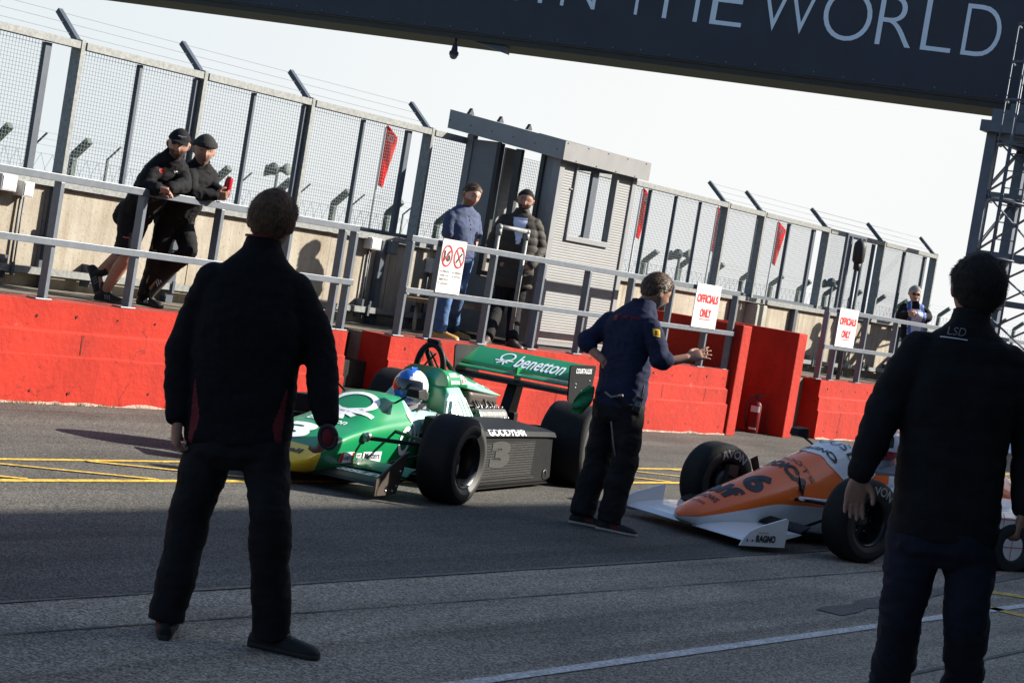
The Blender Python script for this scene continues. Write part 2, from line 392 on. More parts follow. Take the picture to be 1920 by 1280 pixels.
# ------------------------------------------------------------------ ground
def sheet(name, a0, a1, b0, b1, z, m, kind='structure', na=1):
    q = MB(WALL); q.add([(a0, b0, z), (a1, b0, z), (a1, b1, z), (a0, b1, z)], [(0, 1, 2, 3)]); o = q.build(name, m); tag(o, kind=kind); return o
g = MB(); g.add([(-900, -500, 0), (900, -500, 0), (900, 1500, 0), (-900, 1500, 0)], [(0, 1, 2, 3)]); tag(g.build('ground', M['ground']), kind='structure')
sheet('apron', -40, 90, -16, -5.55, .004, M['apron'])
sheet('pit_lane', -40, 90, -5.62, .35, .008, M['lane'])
q = MB(WALL)
def strip(q, p0, p1, w, z, m=0, wob=.0):
    p0, p1 = Vector((*p0, z)), Vector((*p1, z)); t = (p1 - p0); n = Vector((-t.y, t.x, 0)).normalized() * w / 2; k = max(2, int(t.length / .25))
    L = [p0 + t * i / k for i in range(k + 1)]
    vs = []
    for p in L: e = 1 + random.uniform(-wob, wob); vs += [p + n * e, p - n * e]
    q.add(vs, [(2 * i, 2 * i + 1, 2 * i + 3, 2 * i + 2) for i in range(k)], m)
# resurfaced joints and tar seams on the apron
strip(q, (-9, -6.02), (6, -6.30), .012, .008, 0, .6)
strip(q, (-3.9, -7.9), (-6.2, -6.6), .018, .008); strip(q, (-7, -8.05), (3, -7.95), .03, .008); strip(q, (.2, -6.95), (6, -6.5), .15, .009, 0, .4)
strip(q, (-9, -5.66), (9, -5.61), .03, .010, 0, .5)
tag(q.build('tar_seam', M['patch']), kind='structure')
q = MB(WALL); rl = random.Random(3)
for b0 in (-2.45, -3.12): strip(q, (-14, b0), (30, b0), .075 if b0 < -3 else .06, .0125, 0, .06)
x = -14.28
while x < 28:      # long diagonals inside the box
    strip(q, (x, -2.49), (x + 1.12, -3.09), .045, .0165, 0, .08)
    x += 1.07
tag(q.build('yellow_box_marking', M['yellow']), kind='structure')
q = MB(WALL); strip(q, (-5.2, -7.262), (14, -7.30), .075, .0085, 0, .04); tag(q.build('white_line', M['white']), kind='structure')
q = MB(); _r = at(1932, 1140, 1) - Vector((0, 0, CAM_H)); cc = Vector((0, 0, CAM_H)) - _r * (CAM_H / _r.z); cc.z = 0; sh = disc2d(.42, .56, 48)
q.add([cc + Vector((v.x, v.y, .0085)) for v in sh[0]], sh[1]); tag(q.build('yellow_ring_marking', M['yellow']), kind='structure')

# ------------------------------------------------------------------ pit building behind the camera: its shadow covers the apron
t = thing('pit_building', wl(8, -14.4), 'long grey pit garage building along the paddock side of the lane', 'building')
q = MB(WALL); q.span((-40, -24, 0), (60, -14.4, 7.7)); q.build('wall', M['build'], t)
q = MB(WALL); q.span((-40.5, -24.5, 7.705), (60.5, -13.3, 7.82)); q.build('roof', M['slate'], t)
for k in range(0, 12):
    q = MB(WALL); a = -30 + k * 7; q.span((a, -14.39, .02), (a + 5, -14.3, 3.4)); q.build('garage_door', M['trim'], t)

# ------------------------------------------------------------------ pit wall
def wall_block(name, a0, a1, label, worn=0):
    top = .815
    prof = [(0, 0), (-.0, .385), (.018, .40), (.022, .572), (.042, .59), (.042, top), (.40, top), (.40, 0)]
    n = max(2, int((a1 - a0) / .12)); rings = []
    for i in range(n + 1):
        a = a0 + (a1 - a0) * i / n; ring = []
        for j, (b, z) in enumerate(prof):
            e = noise.noise(Vector((a * 2.3, j * 3.1, 4))) * .007 + noise.noise(Vector((a * 9, j * 5.7, 9))) * .004
            ring.append((a, b + (e if j < 6 else 0), z + (e * 1.2 if 0 < j < 6 else 0)))
        rings.append(ring)
    q = MB(WALL); q.rings(rings, 0, True, False, fm=lambda i, j: 1 if j == 5 else 0)
    t = thing(name, wl((a0 + a1) / 2, .2), label, 'wall')
    q.build('wall', [M['red'], M['redtop']], t)
    q = MB(WALL); a = a0 + .25; rr = random.Random(int(a0 * 10) + 99)
    while a < a1 - .1:
        for z in (.70, .12 if rr.random() < .6 else None):
            if z is None: continue
            zz = z + rr.uniform(-.02, .02); w = rr.uniform(.007, .012); bb = (.036 if z > .5 else -.008)
            q.add([(a + w * math.cos(i * .785), bb, zz + w * 1.5 * math.sin(i * .785)) for i in range(8)], [tuple(range(8))])
        a += .43 + rr.uniform(-.03, .03)
    for k in range(int((a1 - a0) / 1.1)):      # vertical shuttering joints, one course high each
        a = a0 + .7 + k * 1.1 + rr.uniform(-.2, .2); z0, z1, bb = rr.choice([(.60, .80, .036), (.41, .57, .014), (.0, .38, -.008)])
        if a < a1 - .1: q.add([(a, bb, z0), (a + .007, bb, z0), (a + .011, bb, z1), (a + .003, bb, z1)], [(0, 1, 2, 3)])
    q.build('tie_hole', M['hole'], t)
    q = MB(WALL); k = int((a1 - a0) / .08); top_ = []; bot = []
    for i in range(k + 1):
        a = a0 + (a1 - a0) * i / k; h = max(.006, .018 + .022 * noise.noise(Vector((a * 3, 1, 2))) + .012 * noise.noise(Vector((a * 14, 3, 2))))
        top_.append((a, -.0125, h + .008)); bot.append((a, -.022, .0085))
    q.rings([bot, top_], 0, False, False, False); q.build('bare_foot', M['foot'], t, recalc=False)
    return t
wall_block('pit_wall', -12, 4.08, 'long red painted pit wall at the left, below the two men leaning on the rail')
wall_block('pit_wall', 4.74, 11.69, 'red painted pit wall behind the green racing car')
wall_block('pit_wall', 14.3, 45, 'red painted pit wall at the right, beyond the fire extinguisher recess')
q = MB(WALL); rw = random.Random(11)
for k in range(900):
    a = rw.uniform(-2.5, 4.0) if rw.random() < .6 else rw.uniform(4.8, 11); c = noise.noise(Vector((a * 1.7, 0, 5)))
    if c < .0: continue
    b = -.02 - abs(rw.gauss(0, .025)); h = rw.uniform(.008, .035) * (1 + c); w = .004
    q.add([(a - w, b, .009), (a + w, b, .009), (a + rw.uniform(-.02, .02), b + rw.uniform(-.02, .01), .009 + h)], [(0, 1, 2)])
tag(q.build('weeds', M['weed'], recalc=False), kind='stuff')
t = thing('concrete_steps', wl(4.4, .3), 'dark stained concrete steps in the gap between two red walls', 'steps')
for k in range(3):
    q = MB(WALL); q.span((4.082, .02 + .26 * k, .0), (4.738, .82, .262 * (k + 1) - .002 * k)) if k == 0 else q.span((4.082, .02 + .26 * k, .262 * k + .001), (4.738, .82, .262 * (k + 1)))
    q.build('step', M['step'], t, .012)
q = MB(WALL); q.span((-12, .40, .0), (4.08, 1.6, .80)); q.span((4.742, .402, .0), (11.69, 1.6, .80)); q.span((4.08, .82, 0), (4.742, 1.6, .798)); q.span((14.3, .402, 0), (45, 1.6, .80)); q.span((11.94, .95, 0), (13.28, 1.6, .80)); q.span((13.54, .3, 0), (14.298, 1.6, .80))
tag(q.build('pit_wall_walkway', M['platform']), kind='structure')
for a0, a1, lab in ((11.70, 11.94, 'tall red cross wall at the left side of the extinguisher recess'), (13.28, 13.535, 'tall red cross wall at the right side of the extinguisher recess')):
    q = MB(WALL); q.span((a0, -.03, 0), (a1, 1.3, 1.40))
    tag(q.build('cross_wall', M['red'], None, .015), lab, 'wall')
# fire extinguisher
e0 = wl(13.03, .30)
t = thing('fire_extinguisher', e0, 'red fire extinguisher standing in the recess between red cross walls', 'extinguisher')
q = MB(); q.lathe([(.0, .0), (.0, .085), (.015, .092), (.36, .092), (.41, .075), (.44, .03), (.46, .03), (.46, 0)], e0 + Vector((0, 0, .012)), (0, 0, 1), 24); q.build('cylinder', M['extred'], t)
q = MB(); q.box(e0 + Vector((0, 0, .495)), (.03, .05, .05)); q.bar(e0 + Vector((0, 0, .51)), e0 + Vector((.10, -.02, .55)), .02, .015); q.bar(e0 + Vector((0, 0, .49)), e0 + Vector((.10, -.02, .50)), .02, .012); q.build('handle', M['dark'], t)
q = MB(); q.tube([e0 + Vector(p) for p in ((-.02, -.02, .49), (-.09, -.04, .47), (-.13, -.05, .36), (-.125, -.05, .2), (-.10, -.05, .08))], .011, 8); q.build('hose', M['black'], t)
q = MB(); dz = (Vector((0, 0, CAM_H)) - e0); ang = math.atan2(dz.y, dz.x)
rg = [[e0 + Vector((.0935 * math.cos(ang + k * .14), .0935 * math.sin(ang + k * .14), z)) for k in range(-5, 6)] for z in (.29, .37)]; q.rings(rg, 0, False, True, False); q.build('label_sticker', M['boxgrey'], t)
q = MB(); rg = [[e0 + Vector((.0935 * math.cos(ang + k * .14), .0935 * math.sin(ang + k * .14), z)) for k in range(-4, 5)] for z in (.06, .085)]; q.rings(rg, 0, False, True, False); q.build('base_sticker', M['boxgrey'], t)

# ------------------------------------------------------------------ concrete barrier wall behind the walkway
t = thing('concrete_barrier', wl(5, 1.75), 'tall precast concrete barrier wall behind the walkway, under the mesh fence', 'wall')
a = -11.0; rr = random.Random(5); pan = MB(WALL)
while a < 22.4:
    w = rr.choice((1.02, 1.04, .86)); pan.span((a + .005, 1.6 + rr.uniform(0, .006), .92), (a + w - .005, 1.95, 1.70)); pan.span((a, 1.63, .0), (a + w, 1.95, .912))
    a += w
pan.build('wall_panel', M['conc'], t)
q = MB(WALL); q.span((-11, 1.54, 1.703), (22.4, 1.99, 1.765)); q.build('coping_rail', M['galv'], t)
q = MB(WALL)
for z in (1.66, .95):
    pass
for a in (.15, 1.66, 3.2, 4.75, 6.3, 7.75, 10.4, 12.4, 14.3, 16.2, 18.1, 20.1):
    u = MB(WALL); u.span((a - .045, 1.52, .803), (a + .045, 1.595, 1.70)); u.span((a - .075, 1.50, 1.30), (a + .02, 1.52, 1.37)); u.span((a - .13, 1.50, .98), (a + .02, 1.52, 1.05)); u.build('stanchion', M['slate'], t)
t = thing('cable_tray', wl(5, 1.55), 'galvanised cable tray running low along the concrete barrier wall', 'cable tray')
q = MB(WALL); q.span((-11, 1.46, .925), (22, 1.518, .985)); q.build('tray', M['galv'], t)
for k in range(33):
    q = MB(WALL); a = -9.6 + k * .98; q.span((a, 1.44, .895), (a + .03, 1.459, 1.01)); q.span((a - .04, 1.50, .86), (a - .01, 1.598, 1.06)) ; q.build('bracket', M['slate'], t)
def ebox(a, z, w, h, dpt, label, name='junction_box', lid=True, m='boxgrey'):
    t = thing(name, wl(a, 1.6, z), label, 'electrical box' if name == 'junction_box' else 'lamp')
    q = MB(WALL); q.span((a, 1.598 - dpt, z), (a + w, 1.598, z + h)); q.build('box', M[m], t, .006)
    q = MB(WALL); q.span((a + .012, 1.592 - dpt, z + .012), (a + w - .012, 1.597 - dpt, z + h - .012)); q.build('lid', M[m if name == 'junction_box' else 'glassdark'], t)
    return t
ebox(.98, 1.60, .17, .14, .10, 'white junction box on the concrete wall at the far left edge', m='signwhite')
ebox(1.20, 1.575, .12, .13, .13, 'grey junction box with a cable dropping from it, on the concrete wall at the left')
ebox(6.02, 1.595, .17, .125, .11, 'pale junction box on the concrete wall left of the no smoking sign')
ebox(6.33, 1.575, .14, .15, .12, 'small dark floodlight beside the pale junction box on the concrete wall', 'floodlight', m='slate')
ebox(7.15, 1.44, .12, .16, .10, 'grey junction box on the concrete wall behind the man in the quilted jacket')
ebox(14.75, .86, .34, .82, .16, 'tall pale electrical cabinet on the concrete wall behind the tall red cross walls', m='cabinet')
for k, (a, z0) in enumerate(((1.28, 1.57), (6.10, 1.59), (6.40, 1.575), (7.2, 1.44), (1.03, 1.6))):
    q = MB(WALL); q.tube([(a, 1.575, z0), (a - .005, 1.575, 1.3), (a, 1.575, .99)], .011, 6); q.tube([(a + .04, 1.58, z0), (a + .04, 1.58, .99)], .008, 6) if k < 2 else None
    tag(q.build('conduit', M['slate']), ['dark conduit dropping from the grey box at far left', 'pair of conduits below the pale box left of the signs', 'dark conduit below the small floodlight', 'dark conduit behind the man in the quilted jacket', 'dark conduit below the white box at the left edge'][k], 'conduit')

# ------------------------------------------------------------------ mesh fences on the barrier
FB = 1.78
def fence(label, posts, flats, panels, rails, arms, rail_end=None):
    t = thing('mesh_fence', wl(posts[0], FB, 1.765), label, 'fence')
    for a in posts:
        q = MB(WALL); q.span((a - .022, FB - .065, 1.766), (a + .022, FB + .065, 3.02)); q.build('post', M['galv'] if True else None, t)
    for a, w in flats:
        q = MB(WALL); q.span((a - w / 2, FB - .025, 1.80), (a + w / 2, FB + .025, 2.93)); q.build('upright', M['slate'], t)
    for a0, a1 in rails:
        q = MB(WALL); q.span((a0, FB - .07, 2.94), (a1, FB + .045, 3.005)); q.build('top_rail', M['galv'], t)
        q = MB(WALL); q.span((a0, FB - .03, 1.768), (a1, FB + .03, 1.81)); q.build('bottom_rail', M['slate'], t)
    for a0, a1 in panels:
        q = MB(WALL); a = a0; r = .0017
        while a < a1:
            q.add([(a - r, FB - r, 1.80), (a + r, FB - r, 1.80), (a, FB + r, 1.80), (a - r, FB - r, 2.94), (a + r, FB - r, 2.94), (a, FB + r, 2.94)], [(0, 1, 4, 3), (1, 2, 5, 4), (2, 0, 3, 5)]); a += .036
        z = 1.815
        while z < 2.94:
            q.add([(a0, FB - r + .004, z - r), (a0, FB - r + .004, z + r), (a0, FB + r + .004, z), (a1, FB - r + .004, z - r), (a1, FB - r + .004, z + r), (a1, FB + r + .004, z)], [(0, 1, 4, 3), (1, 2, 5, 4), (2, 0, 3, 5)]); z += .033
        q.build('mesh_panel', M['wire'], t, recalc=False)
    for a in arms:
        q = MB(WALL); q.bar((a - .02, FB, 3.0), (a - .02, FB + .30, 3.26), .05, .05); q.bar((a - .02, FB - .03, 2.96), (a - .02, FB + .05, 3.04), .06, .05); q.build('crank_arm', M['slate'], t)
    for k in range(3):
        q = MB(WALL); f_ = .25 + .35 * k; lo, hi = min(arms) - (2.5 if min(arms) < 5 else 0), max(arms)
        q.bar((lo, FB + .3 * f_, 3.0 + .26 * f_), (hi, FB + .3 * f_, 3.0 + .26 * f_), .004, .004); q.build('barbed_strand', M['wire'], t)
    return t
fence('grey mesh fence with cranked arms above the concrete wall, left of the booth', [.27, 1.85, 3.43, 5.02, 7.07], [(1.49, .07), (2.62, .035), (4.19, .03), (5.92, .03), (6.71, .07), (3.37, .04), (4.96, .04)],
      [(-1.2, 1.47), (1.88, 3.36), (3.47, 4.95), (5.06, 6.68), (7.10, 8.9)], [(-1.3, 1.81), (1.89, 3.39), (3.47, 4.98), (5.06, 7.03), (7.11, 7.9)], [.27, 1.85, 3.43, 5.02, 7.07])
fence('grey mesh fence with cranked arms above the concrete wall, right of the booth', [13.99, 15.10, 17.26, 19.33, 21.51], [(11.94, .015), (12.62, .015), (13.29, .015), (16.0, .03), (16.83, .07), (18.16, .03), (19.03, .05), (20.26, .035), (21.13, .07)],
      [(8.9, 13.95), (14.03, 15.06), (15.14, 16.8), (17.30, 19.0), (19.37, 21.1)], [(9.7, 13.95), (14.03, 15.06), (15.14, 17.22), (17.30, 19.29), (19.37, 21.47)], [13.99, 15.10, 17.26, 19.33, 21.51])

# ------------------------------------------------------------------ handrails on the pit wall
def handrail(label, posts, a0, a1, skip_low=None, b=.11):
    t = thing('handrail', wl(posts[0], b, .815), label, 'handrail')
    for a in posts:
        q = MB(WALL); q.span((a - .02, b - .04, .828), (a + .02, b + .04, 1.744)); q.span((a - .11, b - .05, .814), (a + .06, b + .06, .828)); q.build('post', M['rail'], t, .004)
    q = MB(WALL); q.span((a0, b - .034, 1.745), (a1, b + .034, 1.805)); q.build('top_rail', M['rail'], t, .004)
    q = MB(WALL); q.span((a0, b - .058, 1.245), (a1, b - .031, 1.30)); q.build('mid_rail', M['rail'], t, .003)
    return t
handrail('grey steel handrail on the long red wall at the left, where two men lean', [-1.5, -.56, .355, 1.27, 2.19, 3.11, 3.86, 4.03], -3, 4.06)
handrail('grey steel handrail on the red wall behind the green car, carrying the white signs', [4.90, 5.40, 6.32, 7.24, 8.15, 9.09, 10.02, 10.97, 11.62], 4.87, 11.66)
handrail('grey steel handrail on the red wall at the far right of the recess', [14.28, 14.68, 15.56, 16.6, 17.7, 18.8, 19.9, 21, 22.1], 14.25, 24)
t = thing('pipe_handrail', wl(6.8, .3, .8), 'galvanised scaffold tube handrail hoop in front of the man in the quilted jacket', 'handrail')
q = MB(WALL); P0, P1 = (6.60, .30, .802), (7.12, .30, .802)
q.tube([P0, (6.60, .30, 2.03)], .024, 10); q.tube([P1, (7.12, .30, 2.03)], .024, 10); q.tube([(6.60, .30, 2.05), (7.12, .30, 2.05)], .024, 10); q.build('tube', M['galv'], t)
q = MB(WALL)
for a in (6.60, 7.12): q.ball((a, .30, 2.045), .036); q.tube([(a, .30, 1.96), (a, .30, 2.03)], .032, 10); q.tube([(a, .30, .802), (a, .30, .86)], .04, 10)
q.build('pipe_fitting', M['galv'], t)
t = thing('plank_bench', wl(7.0, .9, .8), 'low plank on scaffold tube legs behind the handrail below the booth door', 'bench')
q = MB(WALL); q.span((6.1, .85, 1.13), (7.85, 1.10, 1.17)); q.build('plank', M['wood'], t)
for a in (6.3, 7.65):
    q = MB(WALL); q.tube([(a, .97, .802), (a, .97, 1.128)], .022, 8); q.build('leg', M['galv'], t)

# ------------------------------------------------------------------ signs
def board(name, a0, a1, z0, z1, b, label, group=None):
    t = thing(name, wl((a0 + a1) / 2, b, z0), label, 'sign', group)
    q = MB(WALL); q.span((a0, b - .004, z0), (a1, b + .004, z1)); q.build('board', M['signwhite'], t)
    return t
def wtext(q, s, a, z, w, h, b, m=0, bold=0, slant=0): put(q, text2d(s, bold), wl(a, b, z), DV, (0, 0, 1), w, h, m, off=.003, slant=slant)
for a0, lab in ((10.50, 'white OFFICIALS ONLY board on the handrail left of the red recess'), (14.53, 'white OFFICIALS ONLY board on the handrail right of the red recess')):
    t = board('warning_sign', a0, a0 + .60, 1.295, 1.825, .045, lab); bb = .040
    q = MB(WALL); wtext(q, 'OFFICIALS', a0 + .30, 1.65, .52, .105, bb, 0, .045); wtext(q, 'ONLY', a0 + .30, 1.475, .28, .105, bb, 0, .045)
    put(q, RECT, wl(a0 + .30, bb, 1.40), DV, (0, 0, 1), .27, .009, 0, off=.003)
    q.build('lettering', M['signred'], t, recalc=False)
    q = MB(WALL)
    for aa, zz in ((.04, .03), (.30, .02), (.56, .03), (.04, .5), (.30, .51), (.56, .5)): q.ball((a0 + aa, .041, 1.295 + zz), .007, 0, 8, 6)
    q.build('screw', M['slate'], t)
ring = lambda: disc2d(.42, .5, 40)
for a0, a1, lab, k in ((5.325, 5.525, 'white under 16 prohibition board with a red circle, left of the no smoking board', 0), (5.529, 5.725, 'white no smoking board with a red circle, right of the under 16 board', 1)):
    t = board('warning_sign', a0, a1, 1.29, 1.825, .045, lab); am = (a0 + a1) / 2; bb = .040
    q = MB(WALL)
    if k == 0: wtext(q, '16', am, 1.66, .11, .11, bb, 0, .05)
    else:
        put(q, ribbon([(-.35, -.35), (.35, .35)], .16), wl(am, bb, 1.655), DV, (0, 0, 1), .12, .14, 0, off=.003); put(q, disc2d(0, .5, 16), wl(am + .04, bb, 1.735), DV, (0, 0, 1), .02, .03, 0, off=.003)
    for i, s in enumerate((('NO PERSONS', 'UNDER 16 YRS', 'PERMITTED IN', 'PIT LANE AREAS'), ('NO SMOKING', 'IN THE PITLANE'))[k]): wtext(q, s, am, 1.505 - i * .04, .15 if i != 3 else .165, .02, bb, 0, .01)
    q.build('lettering', M['signblack'], t, recalc=False)
    q = MB(WALL); put(q, ring(), wl(am, bb - .001, 1.66), DV, (0, 0, 1), .175, .22, 0, off=.003); put(q, ribbon([(-.32, .34), (.32, -.34)] if k else [(-.34, -.3), (.34, .3)], .07), wl(am, bb - .002, 1.66), DV, (0, 0, 1), .175, .22, 0, off=.003)
    q.build('prohibition_ring', M['signred'], t, recalc=False)
    q = MB(WALL)
    for zz in (.02, .515): q.ball((am - .075, .041, 1.29 + zz), .006, 0, 8, 6); q.ball((am + .075, .041, 1.29 + zz), .006, 0, 8, 6)
    q.build('screw', M['slate'], t)

# ------------------------------------------------------------------ timekeeping booth
A0, A1, B0, B1 = 7.70, 9.34, .42, 1.72
t = thing('steward_booth', wl(8.6, 1.0, .8), 'small grey metal clad booth with a sloping roof and open side, on the walkway', 'booth')
def clad(q, a0, a1, z0, z1, face_b, along=True, pitch=.030):
    """ribbed cladding as real slats"""
    z = z0
    while z < z1 - .002:
        h = min(pitch, z1 - z)
        if along: q.add([(a0, face_b + .010, z), (a1, face_b + .010, z), (a1, face_b + .008, z + h * .75), (a0, face_b + .008, z + h * .75), (a1, face_b + .010, z + h), (a0, face_b + .010, z + h)], [(0, 1, 2, 3), (3, 2, 4, 5)])
        else: q.add([(face_b + .010, a0, z), (face_b + .010, a1, z), (face_b + .008, a1, z + h * .75), (face_b + .008, a0, z + h * .75), (face_b + .010, a1, z + h), (face_b + .010, a0, z + h)], [(0, 1, 2, 3), (3, 2, 4, 5)])
        z += pitch
WX0, WX1, WZ0, WZ1 = 8.08, 8.90, 2.10, 2.86
q = MB(WALL); clad(q, A0 + .10, WX0 - .04, .90, 2.93, B0); clad(q, WX1 + .04, A1 - .08, .90, 2.93, B0); clad(q, WX0 - .04, WX1 + .04, .90, WZ0 - .05, B0)
q.span((A0 + .1, B0 + .012, .86), (WX0 - .04, B0 + .06, 2.93)); q.span((WX1 + .04, B0 + .012, .86), (A1 - .08, B0 + .06, 2.93)); q.span((WX0 - .04, B0 + .012, .86), (WX1 + .04, B0 + .06, WZ0 - .05)); q.build('front_cladding', M['booth'], t)
for lo, hi in (((A0, B0 - .012, .84), (A0 + .10, B0 + .09, 2.95)), ((A1 - .09, B0 - .012, .84), (A1, B0 + .09, 2.95)), ((A0, B1 - .09, .84), (A0 + .09, B1, 3.05)), ((A1 - .09, B1 - .09, .84), (A1, B1, 3.05))):
    q = MB(WALL); q.span(lo, hi); q.build('corner_post', M['trim'], t, .006)
q = MB(WALL); q.span((WX0 - .04, B0 - .02, WZ0 - .06), (WX1 + .04, B0 + .07, WZ0)); q.span((WX0 - .04, B0 - .016, WZ0 + .001), (WX0, B0 + .07, 2.93)); q.span((WX1, B0 - .016, WZ0 + .001), (WX1 + .04, B0 + .07, 2.93)); q.span((WX0 - .1, B0 - .006, 2.60), (WX0 - .041, B0 + .01, 2.612)); q.build('window_frame', M['trim'], t, .004)
q = MB(WALL); q.span((WX0 + .36, B0 + .02, WZ0 + .002), (WX0 + .46, B0 + .06, 2.93)); q.build('mullion', M['slate'], t)
q = MB(WALL)      # end wall facing down the lane: open doorway between cladding
clad(q, B1 - .45, B1 - .13, .90, 3.0, A0 + .01, False); q.span((A0 + .022, B1 - .45, .86), (A0 + .06, B1 - .09, 3.0)); q.span((A0 + .022, B0 + .09, .86), (A0 + .06, B0 + .22, 2.93)); clad(q, B0 + .22, B1 - .45, .90, 1.50, A0 + .01, False); q.span((A0 + .022, B0 + .22, .86), (A0 + .06, B1 - .45, 1.50)); q.build('end_cladding', M['booth'], t)
q = MB(WALL); q.prism([(A0 + .022, B0 + .09, 2.955), (A0 + .022, B1 - .09, 3.06), (A0 + .022, B1 - .09, 3.19), (A0 + .022, B0 + .09, 3.03)], (.04, 0, 0)); q.build('door_header', M['trim'], t)
q = MB(WALL); q.span((A0 - .015, B0 + .20, 1.505), (A0 + .08, B1 - .44, 1.56)); q.span((A0 - .012, B0 + .20, 1.561), (A0 + .07, B0 + .25, 2.93)); q.span((A0 - .012, B1 - .49, 1.561), (A0 + .07, B1 - .44, 2.99)); q.span((A0 - .006, B0 + .52, 1.561), (A0 + .05, B0 + .60, 2.95)); q.build('door_frame', M['dark'], t)
q = MB(WALL); q.span((A1 - .07, B0 + .09, .86), (A1 - .03, B1 - .09, 1.45)); q.span((A1 - .07, B0 + .50, 1.451), (A1 - .03, B0 + .55, 2.9)); q.span((A1 - .07, B0 + .09, 2.9), (A1 - .03, B1 - .09, 3.02)); q.build('far_wall', M['slate'], t)
q = MB(WALL); q.span((A0 + .09, B1 - .06, .86), (A1 - .09, B1 - .02, 1.75)); clad(q, 8.42, 8.76, 1.755, 3.0, B1 - .075, True, .09); q.span((8.42, B1 - .06, 1.751), (8.76, B1 - .03, 3.0)); q.build('back_wall', M['trim'], t)
q = MB(WALL); q.span((A0, B0, .802), (A1, B1, .838)); q.build('floor', M['dark'], t)
# roof: falls towards the lane
zf, zb = 3.085, 3.27
RA0, RA1, RB0, RB1 = A0 - .10, A1 + .10, B0 - .10, B1 + .22
q = MB(WALL); q.prism([(RA0 + .02, RB0 + .02, zf), (RA0 + .02, RB1, zb + .01), (RA0 + .02, RB1, zb - .06), (RA0 + .02, RB0 + .02, zf - .07)], (RA1 - RA0 - .04, 0, 0)); q.build('roof', M['roofsheet'], t)
q = MB(WALL); q.prism([(RA0, RB0, zf - .195), (RA1, RB0, zf - .195), (RA1, RB0, zf + .012), (RA0, RB0, zf + .012)], (0, .018, 0)); q.build('front_fascia', M['fascia'], t)
for a in (RA0, RA1 - .018):
    q = MB(WALL); q.prism([(a, RB0 + .019, zf - .195), (a, RB1, zb - .19), (a, RB1, zb + .022), (a, RB0 + .019, zf + .012)], (.018, 0, 0)); q.build('side_fascia', M['fascia'], t)
q = MB(WALL)
for a in (7.9, 8.5, 9.1): q.prism([(a, RB1 - .05, zb + .02), (a + .1, RB1 - .05, zb + .02), (a + .05, RB1 - .05, zb + .09)], (0, .04, 0))
q.build('roof_bracket', M['dark'], t)
for k in range(9): q = MB(WALL); q.ball((RA0 + .05 + k * .21, RB0 - .002, zf - .01 - .17 * (k % 2)), .008, 0, 6, 4); q.build('fascia_screw', M['dark'], t)
for k in range(6): q = MB(WALL); q.ball((RA0 - .002, RB0 + .1 + k * .3, zf + (zb - zf) * (k * .3 + .1) / 1.6 - .1), .008, 0, 6, 4); q.build('fascia_screw', M['dark'], t)

# ------------------------------------------------------------------ signal lamp in its frame on the wall
t = thing('signal_lamp', wl(18.9, .9, .8), 'black signal lamp on a pole inside a tall dark frame beyond the second officials sign', 'signal lamp')
q = MB(WALL); a0, a1, b = 18.1, 19.0, 1.62
q.tube([(15.9, .55, .803), (15.9, .55, 2.45)], .03, 10); q.build('pole', M['slate'], t)
q = MB(WALL); q.lathe([(0, 0), (0, .06), (.03, .085), (.22, .09), (.28, .085), (.33, .05), (.33, 0)], (15.9, .55, 2.5), (0, 0, 1), 16); q.lathe([(0, 0), (0, .05), (.11, .055), (.11, 0)], (15.9, .55, 2.40), (0, 0, 1), 12); q.build('lamp_head', M['black'], t)
q = MB(WALL)
for a in (15.62, 15.76, 16.08, 16.22): q.span((a - .02, .62, 1.83), (a + .02, .66, 2.86))
q.span((15.60, .62, 2.861), (16.24, .66, 2.90)); q.span((15.60, .62, 1.79), (16.24, .66, 1.829)); q.build('frame', M['slate'], t)

# ------------------------------------------------------------------ far track fence, flags, loudspeakers
t = thing('track_fence', wl(30, 18), 'distant fence of cranked concrete posts across the track', 'fence')
for k in range(28):
    a = 14.9 + k * 2.02; q = MB(WALL)
    q.span((a - .055, 17.94, 0), (a + .055, 18.06, 2.38)); q.bar((a, 18.0, 2.36), (a, 17.62, 2.70), .13, .12, up=(1, 0, 0)); q.build('post', M['farpost'], t)
q = MB(WALL)
for z in (.4, .9, 1.4, 1.9, 2.3): q.bar((12, 17.9, z), (70, 17.9, z), .008, .008)
a = 13
while a < 70: q.bar((a, 17.9, 0), (a + 1.2, 17.9, 2.3), .005, .005); q.bar((a + 1.2, 17.9, 0), (a, 17.9, 2.3), .005, .005); a += .3
for f_ in (.3, .65, 1): q.bar((12, 18 - .38 * f_, 2.36 + .34 * f_), (70, 18 - .38 * f_, 2.36 + .34 * f_), .006, .006)
q.build('chain_link', M['wire'], t)
t = thing('rear_fence', wl(30, 30), 'thin far line of leaning fence rods behind the cranked posts', 'fence')
for k in range(20):
    q = MB(WALL); a = 21.0 + k * 2.75; q.bar((a, 30, 0), (a, 30, 2.72), .05, .05); q.bar((a, 30, 2.7), (a, 29.55, 3.1), .04, .04, up=(1, 0, 0)); q.build('rod', M['farpost'], t)
labs = ['red feather flag left of the booth', 'red feather flag seen through the open end of the booth', 'red feather flag just right of the booth', 'red feather flag behind the tall fence post right of the booth', 'red feather flag furthest right, above the recess']
